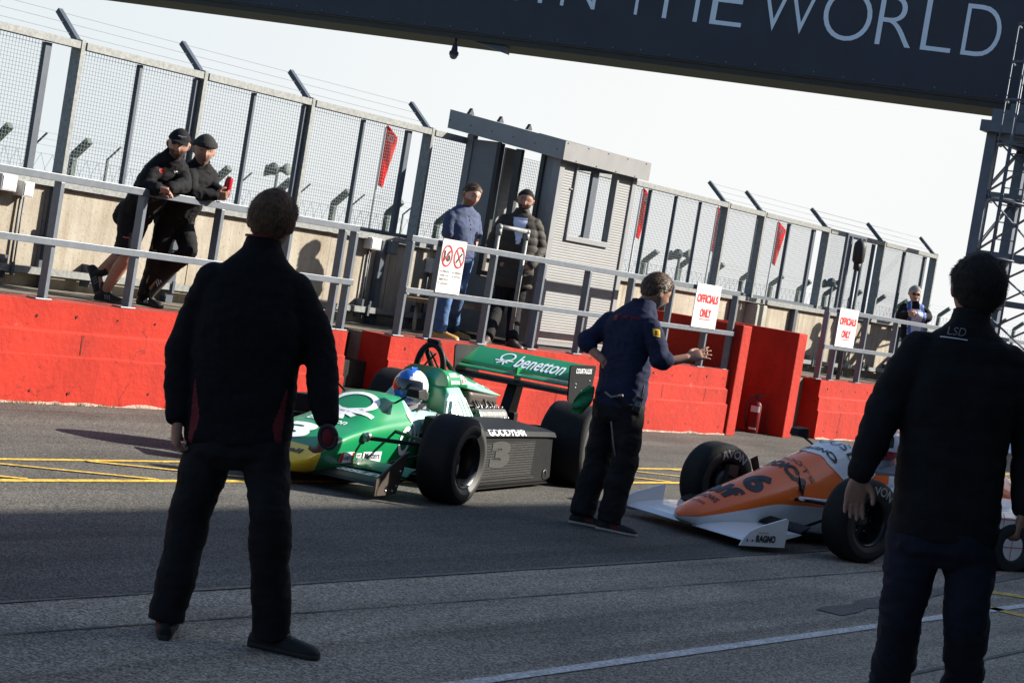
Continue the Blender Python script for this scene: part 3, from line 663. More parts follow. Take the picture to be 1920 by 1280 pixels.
for k, a in enumerate((23.95, 28.0, 35.1, 39.3, 43.1)):
    base = wl(a, 16); t = thing('feather_flag', base, labs[k], 'flag', 'red feather flags across the track')
    q = MB(); q.tube([base, base + Vector((0, 0, 2.6)), base + Vector((.0, 0, 4.15)), base + Vector((.06, 0, 4.28))], [.03, .024, .016, .012], 8); q.build('pole', M['signwhite'], t)
    q = MB(); rows = []; rk = random.Random(k); ph = rk.random() * 6; wk = (.30, .28, .26, .20, .28)[k]
    for i in range(21):
        f_ = i / 20; z = 2.92 + 1.34 * f_; w = wk * (.36 + .64 * f_ ** .9) * (1 - max(0, f_ - .84) / .16 * .92)
        rows.append([base + Vector((.03 + w * s_, .06 * math.sin(s_ * 5 + f_ * 6 + ph) * s_, z - .06 * s_ + .02 * math.sin(f_ * 9 + ph))) for s_ in (0, .2, .4, .6, .8, 1)] + [base + Vector((.03 + w * s_, .015 + .06 * math.sin(s_ * 5 + f_ * 6 + ph) * s_, z - .06 * s_ + .02 * math.sin(f_ * 9 + ph))) for s_ in (1, .8, .6, .4, .2, 0)])
    q.rings(rows); o_ = q.build('cloth', M['flag'], t)
    q = MB(); put(q, disc2d(.28, .5, 20), base + Vector((.03 + wk * .45, -.07, 3.95)), (1, 0, 0), (0, 0, 1), wk * .5, .15, 0); q.build('emblem', M['signwhite'], o_)
for k, (px, py, dz) in enumerate(((520, 326, 0), (1274, 484, 0), (1560, 536, 0))):
    p = at(px, py, 47 + 8 * k); t = thing('loudspeaker_pole', Vector((p.x, p.y, 0)), ['loudspeaker cluster on a pole seen through the fence, left of the booth', 'loudspeaker cluster on a pole seen through the fence, right of the booth', 'loudspeaker cluster on a pole near the second officials sign'][k], 'loudspeaker')
    q = MB(); q.tube([(p.x, p.y, 0), (p.x, p.y, p.z)], .04, 8); q.build('pole', M['farpost'], t)
    for j in range(3):
        q = MB(); an = R(-60 + j * 50); q.lathe([(0, .05), (.15, .07), (.3, .15), (.31, .0)], p + Vector((0, 0, .0 + .05 * j)), (math.sin(an), -math.cos(an) * .6, .1), 12, caps=True); q.build('horn', M['farpost'], t)

# ------------------------------------------------------------------ bridge with banner
g0, g1 = Vector((-7.61, 37.772, 0)), Vector((7.34, 32.928, 0)); gd = (g1 - g0).normalized(); gno = Vector((gd.y, -gd.x, 0))
BR = Matrix(((gd.x, -gno.x, 0, g0.x), (gd.y, -gno.y, 0, g0.y), (0, 0, 1, 0), (0, 0, 0, 1)))   # (along, back, up)
t = thing('overhead_bridge', BR @ Vector((15.3, .6, 0)), 'dark steel bridge over the track carrying a navy banner with pale lettering', 'bridge')
q = MB(BR)
n = 90; rows = []
for i in range(n + 1):
    s_ = -16 + 33.6 * i / n
    rows.append([(s_, .0 + .012 * noise.noise(Vector((s_ * .9, z * .8, 1))) + .02 * noise.noise(Vector((s_ * 2.4 + z * 2, z * 1.1, 7))) * (1 if z < 6.3 else .5), z) for z in (5.64, 5.75, 5.9, 6.1, 6.4, 6.8, 7.2, 7.8)])
q.rings(rows, 0, False, True, False); q.span((-16, .05, 5.66), (17.6, .1, 7.8)); bvb = bvh_of(q)
q.build('banner', M['banner'], t)
q = MB(BR)
for s, x0, x1 in (('M', 6.3, 7.06), ('I', 7.44, 7.52), ('N', 7.86, 8.50), ('T', 9.02, 9.48), ('H', 9.73, 10.36), ('E', 10.58, 11.14), ('W', 11.42, 12.42), ('O', 12.52, 13.34), ('R', 13.45, 14.05), ('L', 14.21, 14.71), ('D', 14.88, 15.48)):
    if s == 'I': sh = RECT
    else: sh = text2d(s, -.016)
    put(q, sh, BR @ Vector(((x0 + x1) / 2, 0, 6.305 + .425)), gd, (0, 0, 1), x1 - x0, .85 if s not in 'O' else .87, 0, bvh=bvb, off=.008)
q.build('lettering', M['letter'], t, recalc=False)
q = MB(BR)
for k in range(62): q.ball((-14 + k * .51, -.01, 5.70 + .012 * math.sin(k * 3.3)), .014, 0, 8, 6)
q.build('eyelet', M['galv'], t)
q = MB(BR); q.span((-16, .02, 5.50), (17.6, .22, 5.60)); q.span((-16, .22, 5.50), (17.6, 1.3, 5.56)); q.span((-16, .0, 5.602), (17.6, .06, 5.63)); q.build('bottom_beam', M['beamdark'], t)
q = MB(BR); q.span((-16, .12, 5.68), (17.6, 1.3, 7.7)); q.build('deck', M['tower'], t)
q = MB(BR); q.prism([(6.35, .1, 5.49), (6.95, .1, 5.49), (6.95, .1, 5.36)], (0, .25, 0)); q.build('cable_plate', M['slate'], t)
cp = BR @ Vector((6.0, .08, 5.5)); t = thing('dome_camera', cp, 'black dome camera hanging under the bridge', 'camera')
q = MB(); q.tube([cp, cp + Vector((0, 0, -.12))], .022, 8); q.lathe([(0, 0), (0, .04), (-.02, .045), (-.12, .06), (-.14, .085), (-.2, .085)], cp + Vector((0, 0, -.10)), (0, 0, 1), 18); q.build('bracket', M['black'], t)
q = MB(); q.ball(cp + Vector((0, 0, -.30)), .075); q.build('dome', M['glassdark'], t)

# lattice tower
t = thing('lattice_tower', wl(20.7, .4), 'blue grey steel lattice tower with a ladder holding up the bridge', 'tower')
q = None; cols = [(20.30, .62), (20.30, -.62), (21.7, .62), (21.7, -.62)]
for a, b in cols:
    u = MB(WALL); u.span((a - .085, b - .085, 0), (a + .085, b + .085, 5.02)); u.build('column', M['tower'], t)
lev = [.4, 1.6, 2.35, 3.1, 4.05, 4.95]
for z in lev:
    u = MB(WALL); u.span((20.385, .55, z - .035), (21.615, .69, z + .035)); u.span((20.385, -.69, z - .035), (21.615, -.55, z + .035)); u.span((20.23, -.535, z - .036), (20.37, .535, z + .034)); u.span((21.63, -.535, z - .036), (21.77, .535, z + .034)); u.build('ring_beam', M['tower'], t)
for i in range(len(lev) - 1):
    z0, z1 = lev[i] + .04, lev[i + 1] - .04
    u = MB(WALL); u.bar((20.26, .53, z0), (20.26, -.53, z1), .07, .02); u.bar((20.34, .53, z1), (20.34, -.53, z0), .07, .02); u.bar((20.39, -.64, z0), (21.61, -.64, z1), .02, .07); u.bar((20.39, -.60, z1), (21.61, -.60, z0), .02, .07)
    u.bar((21.66, .53, z0), (21.66, -.53, z1), .07, .02); u.bar((20.39, .64, z0), (21.61, .64, z1), .02, .07); u.build('cross_brace', M['tower'], t)
u = MB(WALL); u.span((20.0, -.75, 5.021), (21.9, .75, 5.20)); u.span((20.1, -.7, 5.201), (21.8, .62, 5.40)); u.span((20.25, -.5, 5.401), (21.5, .4, 5.52)); u.build('head_beam', M['tower'], t)
u = MB(WALL)
for b in (-.15, .18): u.tube([(20.0, b, .02), (20.0, b, 6.75)], .02, 8)
for k in range(24): u.tube([(20.0, -.15, .3 + k * .275), (20.0, .18, .3 + k * .275)], .01, 6)
u.build('ladder', M['tower'], t)
u = MB(WALL)
for z in (3.0, 3.9, 4.8, 5.5, 6.1, 6.7):
    pts = [(20.0 - .5 * math.sin(math.pi * i / 10), .015 + .33 * math.cos(math.pi * i / 10), z) for i in range(11)]
    u.tube(pts, .022, 6)
for i in (2, 5, 8): u.tube([(20.0 - .5 * math.sin(math.pi * i / 10), .015 + .33 * math.cos(math.pi * i / 10), 2.9) , (20.0 - .5 * math.sin(math.pi * i / 10), .015 + .33 * math.cos(math.pi * i / 10), 6.72)], .012, 6)
u.build('ladder_cage', M['tower'], t)

# ================================================================== racing cars
M['green'] = mat('racing_green_paint', (.003, .20, .068), .32, var=.03, coat=.25)
M['mint'] = mat('mint_paint', (.27, .62, .48), .35, var=.03, coat=.5)
M['yellowp'] = mat('yellow_paint', (.75, .50, .02), .35, var=.02, coat=.4)
M['whitep'] = mat('white_paint', (.72, .74, .76), .32, var=.02, coat=.5)
M['orange'] = mat('orange_paint', (.90, .150, .016), .34, var=.03, coat=.5)
M['decalw'] = mat('white_decal', (.75, .78, .82), .4, var=.02)
M['decalk'] = mat('black_decal', (.012, .012, .02), .4, var=.02)
M['decalr'] = mat('red_decal', (.6, .02, .03), .4, var=.02)
M['carbon'] = mat('satin_black_composite', (.010, .011, .012), .5, var=.2, scale=30, spec=.15)
M['mesh'] = mat('radiator_gauze', (.008, .008, .008), .7, var=.3, scale=60, bump=.3, bscale=120)
M['brown'] = mat('carbon_brown_panel', (.050, .036, .028), .5, var=.15)
M['tyre'] = mat('tyre_rubber', (.010, .010, .011), .7, var=.18, scale=6, bump=.12, bscale=40, spec=.2)
M['tyreside'] = mat('tyre_sidewall', (.020, .020, .0195), .6, var=.2, scale=9)
M['tyretext'] = mat('faded_tyre_lettering', (.42, .41, .39), .7, var=.25, scale=30)
M['fadednum'] = mat('faded_grey_number', (.022, .0215, .021), .7, var=.2, scale=40)
M['rim'] = mat('black_wheel_rim', (.016, .017, .02), .32, .4, var=.1)
M['alloy'] = mat('bare_alloy', (.45, .45, .46), .35, .85, var=.15)
M['engine'] = mat('engine_casting', (.16, .16, .155), .45, .6, var=.25, scale=20)
M['pipe'] = mat('dark_metal_pipe', (.09, .085, .08), .4, .7)
M['cockpit'] = mat('cockpit_interior', (.02, .02, .022), .7)
M['belts'] = mat('grey_race_suit', (.22, .22, .25), .8, var=.15)
M['blueh'] = mat('blue_helmet_paint', (.02, .12, .52), .25, coat=.6, var=.03)
M['whiteh'] = mat('white_helmet_paint', (.75, .76, .80), .22, coat=.7, var=.02)
M['visor'] = mat('dark_visor', (.016, .022, .032), .12, coat=.8, var=.05)
M['redh'] = mat('red_helmet_paint', (.55, .02, .03), .25, coat=.6, var=.03)

def chaikin(ring, k=.16):
    out = []; n = len(ring)
    for i in range(n):
        a, b = Vector(ring[i]), Vector(ring[(i + 1) % n]); out += [a.lerp(b, k), a.lerp(b, 1 - k)]
    return out
def hull(q, secs, fm, n=6, ends=True):
    """secs: (x, [(half width, z) from bottom centre to top centre]); smooth along x"""
    L = []
    for i in range(len(secs) - 1):
        p0, p1, p2, p3 = secs[max(0, i - 1)], secs[i], secs[i + 1], secs[min(len(secs) - 1, i + 2)]
        for k in range(n):
            f = k / n; row = []
            for j in range(len(p1[1])):
                r = []
                for c in (0, 1):
                    a, b, c_, d_ = p0[1][j][c], p1[1][j][c], p2[1][j][c], p3[1][j][c]
                    m1, m2 = (c_ - a) / max(1e-3, p2[0] - p0[0]) * (p2[0] - p1[0]), (d_ - b) / max(1e-3, p3[0] - p1[0]) * (p2[0] - p1[0])
                    lim = 1.6 * abs(c_ - b); m1 = max(-lim, min(lim, m1)); m2 = max(-lim, min(lim, m2))
                    r.append((2 * f**3 - 3 * f**2 + 1) * b + (f**3 - 2 * f**2 + f) * m1 + (-2 * f**3 + 3 * f**2) * c_ + (f**3 - f**2) * m2)
                row.append(r)
            L.append((p1[0] + (p2[0] - p1[0]) * f, row))
    L.append((secs[-1][0], [list(p) for p in secs[-1][1]]))
    rings = []
    for x, row in L:
        pts = [Vector((x, 0, row[0][1]))] + [Vector((x, p[0], p[1])) for p in row[1:-1]] + [Vector((x, 0, row[-1][1]))] + [Vector((x, -p[0], p[1])) for p in row[1:-1]][::-1]
        rings.append(chaikin(pts))
    q.rings(rings, 0, ends, True, fm=lambda i, j: fm(L[i][0], j // 2))
def wheel(car, X, x, y, rad, w, rim_r, near, spokes, steer=0.0, text=None, both=False):
    """near: sign of y pointing outwards"""
    out = near; T = X @ Matrix.Translation((x, y, rad)) @ Matrix.Rotation(steer, 4, 'Z')
    t = MB(T); h = w / 2; r = rad; e = .035
    prof = [(-h * .86, rim_r), (-h * .98, rim_r + .03), (-h, r - .085), (-h + .008, r - .045), (-h + e * .8, r - .008), (-h + e * 1.8, r), (h - e * 1.8, r), (h - e * .8, r - .008), (h - .008, r - .045), (h, r - .085), (h * .98, rim_r + .03), (h * .86, rim_r)]
    t.lathe(prof, (0, 0, 0), (0, 1, 0), 72, ms=[1, 1, 1, 0, 0, 0, 0, 0, 1, 1, 1])
    for sgn in ((out, -out) if both else (out,)):
        if text:
            s, cang, ww, hh = text
            ey = sgn * (h + .001)
            def warp(px, py, sgn=sgn, ey=ey):
                a = cang - sgn * -1 * 0 + (px / (r - .07)) * 1.0
                rr = r - .07 + py
                return T @ Vector((rr * math.sin(a) * (1 if sgn < 0 else -1), ey + sgn * .003, rr * math.cos(a)))
            t.X = None; put(t, split2d(*text2d(s, .02), .05), (0, 0, 0), (1, 0, 0), (0, 0, 1), ww, hh, 2, off=0, warp=warp); t.X = T
    wo = t.build('wheel', [M['tyre'], M['tyreside'], M['tyretext']], car, recalc=False)
    q = MB(T); o = out
    q.lathe([(o * h * .86, rim_r + .004), (o * (h * .86 + .006), rim_r - .012), (o * h * .5, rim_r - .02), (o * h * .1, rim_r - .03), (-o * h * .2, rim_r - .035), (-o * h * .86, rim_r - .01), (-o * h * .86, rim_r + .004)], (0, 0, 0), (0, 1, 0), 48)
    q.lathe([(o * h * -.05, rim_r - .028), (o * h * -.05, .05), (o * h * -.12, .0)], (0, 0, 0), (0, 1, 0), 32)
    for k in range(spokes):
        a = 2 * math.pi * k / spokes + .3; c, s_ = math.cos(a), math.sin(a)
        q.bar((.045 * c, o * h * .12, .045 * s_), ((rim_r - .02) * c, o * h * .02, (rim_r - .02) * s_), .05, .02, up=(0, 1, 0))
    q.build('rim', M['rim'], wo)
    q = MB(T); q.lathe([(-.02, .0), (-.02, .05), (o * h * .2, .05), (o * h * .34, .03), (o * h * .34, 0)], (0, 0, 0), (0, 1, 0), 6, sm=False); q.build('wheel_nut', M['pipe'], wo)
    q = MB(T)
    for k in range(6):
        a = k * math.pi / 3; q.ball((.085 * math.cos(a), o * h * .10, .085 * math.sin(a)), .010, 0, 8, 6)
    q.build('wheel_bolt', M['alloy'], wo)
    return wo
def foil(q, x0, z0, x1, z1, y0, y1, th, m=0, camber=.0):
    """wing element: aerofoil section between leading (x0,z0) and trailing (x1,z1) edge"""
    n = 10; d = Vector((x1 - x0, 0, z1 - z0)); nn = Vector((-d.z, 0, d.x)).normalized(); up = []; lo = []
    for i in range(n + 1):
        f = i / n; tk = th * (2.6 * math.sqrt(f) * (1 - f) + .06 * 1); c = -camber * 4 * f * (1 - f)
        p = Vector((x0, 0, z0)) + d * f + nn * c; up.append(p + nn * tk * .5); lo.append(p - nn * tk * .5)
    ring = up + lo[::-1]
    q.rings([[p + Vector((0, y, 0)) for p in ring] for y in (y0, y1)], m, True, False)
def helmet(root, c, r, X, fm, vis, part='helmet'):
    q = MB(X); nu, nv = 36, 24; rings = []
    def P_(u, v):
        t = math.pi * v; p = 2 * math.pi * u; s = Vector((-math.sin(t) * math.cos(p), math.sin(t) * math.sin(p), -math.cos(t)))
        k = 1.0 + (.13 * max(0, -s.x) * max(0, -s.z + .1)) - .06 * max(0, -s.z) ** 2
        return Vector(c) + Vector((s.x * r * 1.14 * k, s.y * r * .97, s.z * r * 1.06)), s
    vs = []
    for i in range(1, nv): rings.append([P_(j / nu, i / nv) for j in range(nu)])
    q.rings([[p[0] for p in g_] for g_ in rings], 0, True, True, fm=lambda i, j: fm(rings[i][j][1]))
    h = q.build(part, vis[0], root)
    q = MB(X); rg = []
    for i in range(9):
        f = i / 8; el = -.18 + .62 * f; row = []
        for j in range(17):
            az = -1.25 + 2.5 * j / 16; s = Vector((-math.cos(el) * math.cos(az), math.cos(el) * math.sin(az), math.sin(el)))
            k = 1.0 + (.13 * max(0, -s.x) * max(0, -s.z + .1))
            row.append(Vector(c) + Vector((s.x * r * 1.14 * k * 1.018, s.y * r * .97 * 1.02, s.z * r * 1.06 * 1.018)))
        rg.append(row)
    q.rings(rg, 0, False, True, False); q.build('visor', M['visor'], h, recalc=False)
    return h
def knot(loop_w=.085, tail_w=.10):
    E = lambda cx, cy, rx, ry, rot: [(cx + rx * math.cos(a) * math.cos(rot) - ry * math.sin(a) * math.sin(rot), cy + rx * math.cos(a) * math.sin(rot) + ry * math.sin(a) * math.cos(rot)) for a in [2 * math.pi * i / 36 for i in range(36)]]
    return joinshape(ribbon(E(.02, .14, .34, .31, 0), loop_w, True), ribbon([(-.28, -.02), (-.05, -.16), (.26, -.30)], loop_w), ribbon([(-.46, -.20), (-.1, -.15), (.1, -.15), (.48, -.14)], loop_w), ribbon([(.30, -.02), (.05, -.16), (-.28, -.40)], loop_w), ribbon([(.0, -.16), (.12, -.46)], loop_w))

# ------------------------------------------------------------------ green car
def car_matrix(x0, y0, th): return Matrix(((math.sin(th), -math.cos(th), 0, x0), (math.cos(th), math.sin(th), 0, y0), (0, 0, 1, 0), (0, 0, 0, 1)))
X = car_matrix(-1.11, 13.961, .403)
car = thing('racing_car', X @ Vector((1.28, 0, 0)), 'green single seater racing car with a mint side and big black rear wing', 'racing car')
secs = [(-.98, [(0, .115), (.09, .115), (.11, .135), (.10, .15), (.06, .158), (0, .16)]),
        (-.80, [(0, .10), (.20, .10), (.245, .19), (.23, .215), (.14, .228), (0, .232)]),
        (-.43, [(0, .085), (.255, .085), (.285, .315), (.265, .34), (.17, .352), (0, .356)]),
        (-.10, [(0, .08), (.265, .08), (.29, .375), (.265, .40), (.185, .425), (0, .432)]),
        (.20, [(0, .07), (.275, .07), (.295, .405), (.265, .435), (.182, .545), (0, .555)]),
        (.36, [(0, .07), (.285, .07), (.30, .415), (.265, .45), (.178, .600), (0, .612)]),
        (.58, [(0, .07), (.295, .07), (.315, .42), (.275, .47), (.185, .605), (0, .615)]),
        (.66, [(0, .07), (.30, .07), (.325, .42), (.285, .55), (.215, .43), (0, .42)]),
        (1.0, [(0, .07), (.33, .07), (.355, .41), (.295, .515), (.23, .36), (0, .34)]),
        (1.20, [(0, .07), (.34, .07), (.365, .415), (.295, .53), (.225, .38), (0, .36)]),
        (1.27, [(0, .07), (.345, .07), (.37, .42), (.27, .61), (.185, .695), (0, .70)]),
        (1.50, [(0, .07), (.36, .07), (.38, .42), (.25, .62), (.185, .70), (0, .705)]),
        (1.60, [(0, .07), (.36, .07), (.38, .41), (.25, .52), (.16, .55), (0, .56)])]
def gm(x, e):
    if .63 < x < 1.21 and e in (3, 4, 5, 6): return 2
    if x < -.715 and e not in (0, 9): return 3
    if x > .52 and e in (2, 3, 6, 7): return 1
    return 0
q = MB(X); hull(q, secs, gm); bv = bvh_of(q)
W_, K_, R_ = 4, 5, 6
ex_f, ey_f = X.to_3x3() @ Vector((0, -1, 0)), X.to_3x3() @ Vector((1, 0, .9))        # read from the front
put(q, knot(.10), X @ Vector((.15, .0, .47)), ex_f, ey_f, .46, .46, W_, bv, .005)
put(q, text2d('benetton', .01), X @ Vector((-.16, .0, .43)), ex_f, X.to_3x3() @ Vector((1, 0, .25)), .30, .10, W_, bv, .005)
put(q, text2d('3', .05), X @ Vector((-.48, .05, .36)), ex_f, X.to_3x3() @ Vector((1, 0, .3)), .22, .32, W_, bv, .005)
put(q, text2d('tyrrell', .03), X @ Vector((-.79, -.03, .24)), ex_f, X.to_3x3() @ Vector((1, 0, .4)), .28, .085, K_, bv, .005)
ex_s, ez = X.to_3x3() @ Vector((1, 0, 0)), Vector((0, 0, 1))                          # read from the near side
put(q, ribbon([(.5 * math.cos(i * .2618), .5 * math.sin(i * .2618)) for i in range(24)], .2, True), X @ Vector((.47, -.35, .31)), ex_s, X.to_3x3() @ Vector((.15, 0, 1)), .13, .18, W_, bv, .006); put(q, RECT, X @ Vector((.575, -.35, .40)), ex_s, X.to_3x3() @ Vector((-.35, 0, 1)), .026, .20, W_, bv, .006); put(q, text2d('ene', .006), X @ Vector((.80, -.35, .40)), X.to_3x3() @ Vector((1, 0, .22)), ez, .36, .17, W_, bv, .006)
put(q, text2d('tton', .004), X @ Vector((1.30, -.3, .555)), X.to_3x3() @ Vector((1, 0, -.06)), ez, .46, .22, W_, bv, .006)
def sticker(x, z, w, h, m, y=-.29, off=.005): put(q, RECT, X @ Vector((x, y, z)), ex_s, ez, w, h, m, bv, off)
def sidetext(s, x, z, w, h, m, off=.008, b=.03): put(q, text2d(s, b), X @ Vector((x, -.3, z)), ex_s, ez, w, h, m, bv, off)
sticker(-.33, .205, .20, .075, W_); sticker(-.405, .205, .045, .07, R_, off=.007); sticker(-.245, .205, .03, .07, R_, off=.007); sidetext('CHAMPION', -.325, .203, .16, .03, K_, .010, .01)
sticker(-.16, .215, .075, .03, W_); sidetext('EDWC', -.16, .215, .06, .02, K_); sticker(-.155, .185, .03, .03, R_)
sticker(.035, .20, .265, .075, W_); sidetext('Masters', .035, .21, .22, .048, K_, .009, .008); sidetext('HISTORIC RACING', .035, .155, .24, .016, W_)
q.build('monocoque', [M['green'], M['mint'], M['cockpit'], M['yellowp'], M['decalw'], M['decalk'], M['decalr']], car, recalc=False)
# engine cover with roll hoop
q = MB(X); hull(q, [(1.265, [(0, .685), (.19, .69), (.20, .71), (.185, .77), (.12, .82), (0, .825)]), (1.5, [(0, .685), (.19, .69), (.205, .71), (.19, .765), (.12, .805), (0, .81)]),
                    (1.75, [(0, .665), (.2, .665), (.215, .685), (.19, .73), (.12, .765), (0, .775)]), (2.1, [(0, .635), (.2, .635), (.215, .65), (.18, .675), (.1, .70), (0, .71)]), (2.36, [(0, .62), (.17, .62), (.18, .627), (.15, .635), (.08, .64), (0, .645)])], lambda x, e: 1 if (e in (1, 2, 7, 8) and x > 1.62) else 0)
bv2 = bvh_of(q)
for s, z in (('ALBORETO', .775), ('SIMMONS', .725)): put(q, text2d(s, .03), X @ Vector((1.40, -.2, z)), ex_s, ez, .155, .026, 2, bv2, .005)
put(q, RECT, X @ Vector((1.56, -.2, .745)), ex_s, ez, .10, .06, 2, bv2, .005); put(q, RECT, X @ Vector((1.53, -.2, .745)), ex_s, ez, .022, .055, 4, bv2, .007); put(q, ribbon([(-.45, -.4), (.45, .4)], .16), X @ Vector((1.575, -.2, .745)), ex_s, ez, .05, .05, 3, bv2, .007); put(q, ribbon([(-.45, .4), (.45, -.4)], .16), X @ Vector((1.575, -.2, .745)), ex_s, ez, .05, .05, 3, bv2, .008)
put(q, ribbon([(-.5, -.1), (-.2, .25), (.05, -.1), (.25, .3), (.5, -.2)], .3), X @ Vector((1.92, -.2, .70)), ex_s, X.to_3x3() @ Vector((0, .5, 1)), .42, .07, 1, bv2, .006)
q.build('engine_cover', [M['green'], M['mint'], M['decalw'], M['decalr'], M['extred']], car, recalc=False)
q = MB(X)
arch = [(1.33, .115 * math.cos(a) ** 1 if False else .115 * math.cos(a), .76 + .225 * math.sin(a) ** .8) for a in [math.pi * i / 16 for i in range(17)]]
q.tube([(1.31, .135, .70)] + [(x, y, z) for x, y, z in arch] + [(1.31, -.135, .70)], .024, 10)
q.tube([(1.36, .06, .93), (1.62, .10, .76)], .02, 8); q.tube([(1.36, -.06, .93), (1.62, -.10, .76)], .02, 8); q.box((1.35, 0, .99), (.05, .10, .03)); q.tube([(1.33, -.05, 1.01), (1.33, .05, 1.01)], .018, 8)
q.bar((1.36, -.07, .80), (1.36, .03, .93), .012, .012); q.bar((1.36, .09, .78), (1.36, -.02, .92), .012, .012); q.build('roll_hoop', M['carbon'], car)
q = MB(X); hull(q, [(1.66, [(0, .555), (.2, .555), (.215, .575), (.215, .64), (.205, .662), (0, .664)]), (2.24, [(0, .56), (.19, .56), (.205, .575), (.205, .615), (.195, .630), (0, .632)])], lambda x, e: 0)
q.span((1.66, -.222, .548), (2.25, .222, .556), 1); q.build('airbox', [M['brown'], M['alloy']], car, recalc=False)
# engine
eng = MB(X); eng.span((1.62, -.16, .16), (2.30, .16, .46)); eng.build('engine_block', M['engine'], car, .02)
for sg in (-1, 1):
    q = MB(X); q.prism([(1.70, sg * .12, .44), (1.70, sg * .30, .40), (1.70, sg * .34, .47), (1.70, sg * .30, .54), (1.70, sg * .15, .52)], (.54, 0, 0)); o_ = q.build('cam_cover', M['engine'], car, .025)
    q = MB(X)
    for k in range(7): q.ball((1.73 + .08 * k, sg * .335, .47), .011, 0, 8, 6); q.ball((1.73 + .08 * k, sg * .27, .545), .010, 0, 8, 6)
    q.build('cover_bolt', M['alloy'], o_)
    for k in range(4):
        q = MB(X); x = 1.76 + .13 * k; q.tube([(x, sg * .30, .42), (x + .02, sg * .37, .36), (x + .10, sg * .36, .28), (x + .25, sg * .30, .22)], .022, 8); q.build('exhaust_pipe', M['pipe'], car)
        q = MB(X); q.lathe([(0, .03), (.05, .028), (.11, .036)], (x, sg * .09, .46), (0, sg * .12, 1), 12); q.build('intake_trumpet', M['alloy'], car)
    q = MB(X)
    for k in range(6):
        x = 1.7 + .09 * k; rk = random.Random(k + 20 * sg); pts = [(x, sg * .05, .55), (x + rk.uniform(-.06, .06), sg * (.16 + .05 * rk.random()), .60 + .02 * rk.random()), (x + rk.uniform(-.04, .08), sg * .24, .55), (x + rk.uniform(-.03, .05), sg * .27, .50)]
        q.tube(pts, .008 + .004 * rk.random(), 6)
    q.build('hose', M['pipe'], car)
q = MB(X); q.lathe([(0, .0), (0, .075), (.06, .085), (.16, .085), (.19, .075), (.19, 0)], (2.36, -.06, .44), (0, 0, 1), 20); q.span((2.3, -.1, .2), (2.75, .1, .44)); q.span((2.52, -.26, .40), (2.60, -.19, .50)); q.tube([(2.3, -.2, .40), (2.45, -.22, .42), (2.56, -.15, .36)], .03, 8); q.build('gearbox', M['carbon'], car, .01)
# side pods
for sg in (-1, 1):
    pod = MB(X)
    rings = [[(x, sg * y, z) for y, z in ((.36, zb), (.80, zb), (.815, zb + .02), (.79, zt - .06), (.82, zt - .04), (.80, zt - .005), (.72, zt + .012), (.36, zt + .03))] for x, zb, zt in ((.62, .07, .47), (.68, .055, .475), (1.4, .05, .465), (1.98, .05, .452), (2.10, .07, .445))]
    pod.rings(rings, 0, True, False)
    if sg < 0:
        bvp = bvh_of(pod)
        put(pod, text2d('GOODYEAR', .025), X @ Vector((1.14, -.80, .452)), X.to_3x3() @ Vector((1, 0, -.016)), X.to_3x3() @ Vector((0, .55, .5)), .70, .055, 1, bvp, .004, slant=.15)
    po = pod.build('side_pod', [M['carbon'], M['decalw']], car)
    q = MB(X); q.span((.74, sg * .8205, .12), (1.68, sg * .812, .385)); bvm = bvh_of(q)
    if sg < 0: put(q, text2d('3', .06), X @ Vector((1.03, -.82, .295)), ex_s, ez, .36, .20, 1, None, .005)
    q.build('radiator_panel', [M['mesh'], M['fadednum']], po, recalc=False)
    q = MB(X)
    for k in range(14): q.span((.74, sg * .824, .13 + .019 * k), (1.68, sg * .821, .134 + .019 * k))
    q.build('gauze_slat', M['carbon'], po)
    q = MB(X); q.span((.70, sg * .826, .098), (1.74, sg * .812, .108)); q.lathe([(0, .03), (.004, .045), (.005, .03)], (1.98, sg * .812, .115), (0, sg, 0), 24); q.build('skirt_trim', M['pipe'], po)
q = MB(X); q.span((-.3, -.28, .045), (2.55, .28, .066)); q.span((.6, -.80, .04), (2.1, .80, .05)); q.build('undertray', M['carbon'], car)
# front wing
q = MB(X)
foil(q, -.66, .10, -.26, .135, -.72, -.24, .035); foil(q, -.66, .10, -.26, .135, .24, .72, .035); foil(q, -.70, .095, -.3, .11, -.24, .24, .03)
bw = bvh_of(q); put(q, text2d('SISLEY', .05), X @ Vector((-.42, -.46, .12)), ex_f, X.to_3x3() @ Vector((1, 0, .1)), .36, .12, 1, bw, .004)
fw = q.build('front_wing', [M['carbon'], M['decalw']], car)
for sg in (-1, 1): q = MB(X); foil(q, -.27, .15, -.14, .20, min(sg * .25, sg * .72), max(sg * .25, sg * .72), .015); q.build('wing_flap', M['green'], fw)
for sg in (-1, 1):
    q = MB(X); q.prism([(-.74, sg * .724, .045), (-.43, sg * .724, .045), (-.32, sg * .724, .33), (-.40, sg * .724, .31), (-.75, sg * .724, .155)], (0, sg * .012, 0))
    for x, z in ((-.6, .075), (-.5, .07), (-.45, .1), (-.42, .2)): q.ball((x, sg * .737, z), .009, 1, 8, 6)
    q.build('front_endplate', [M['brown'], M['alloy']], fw)
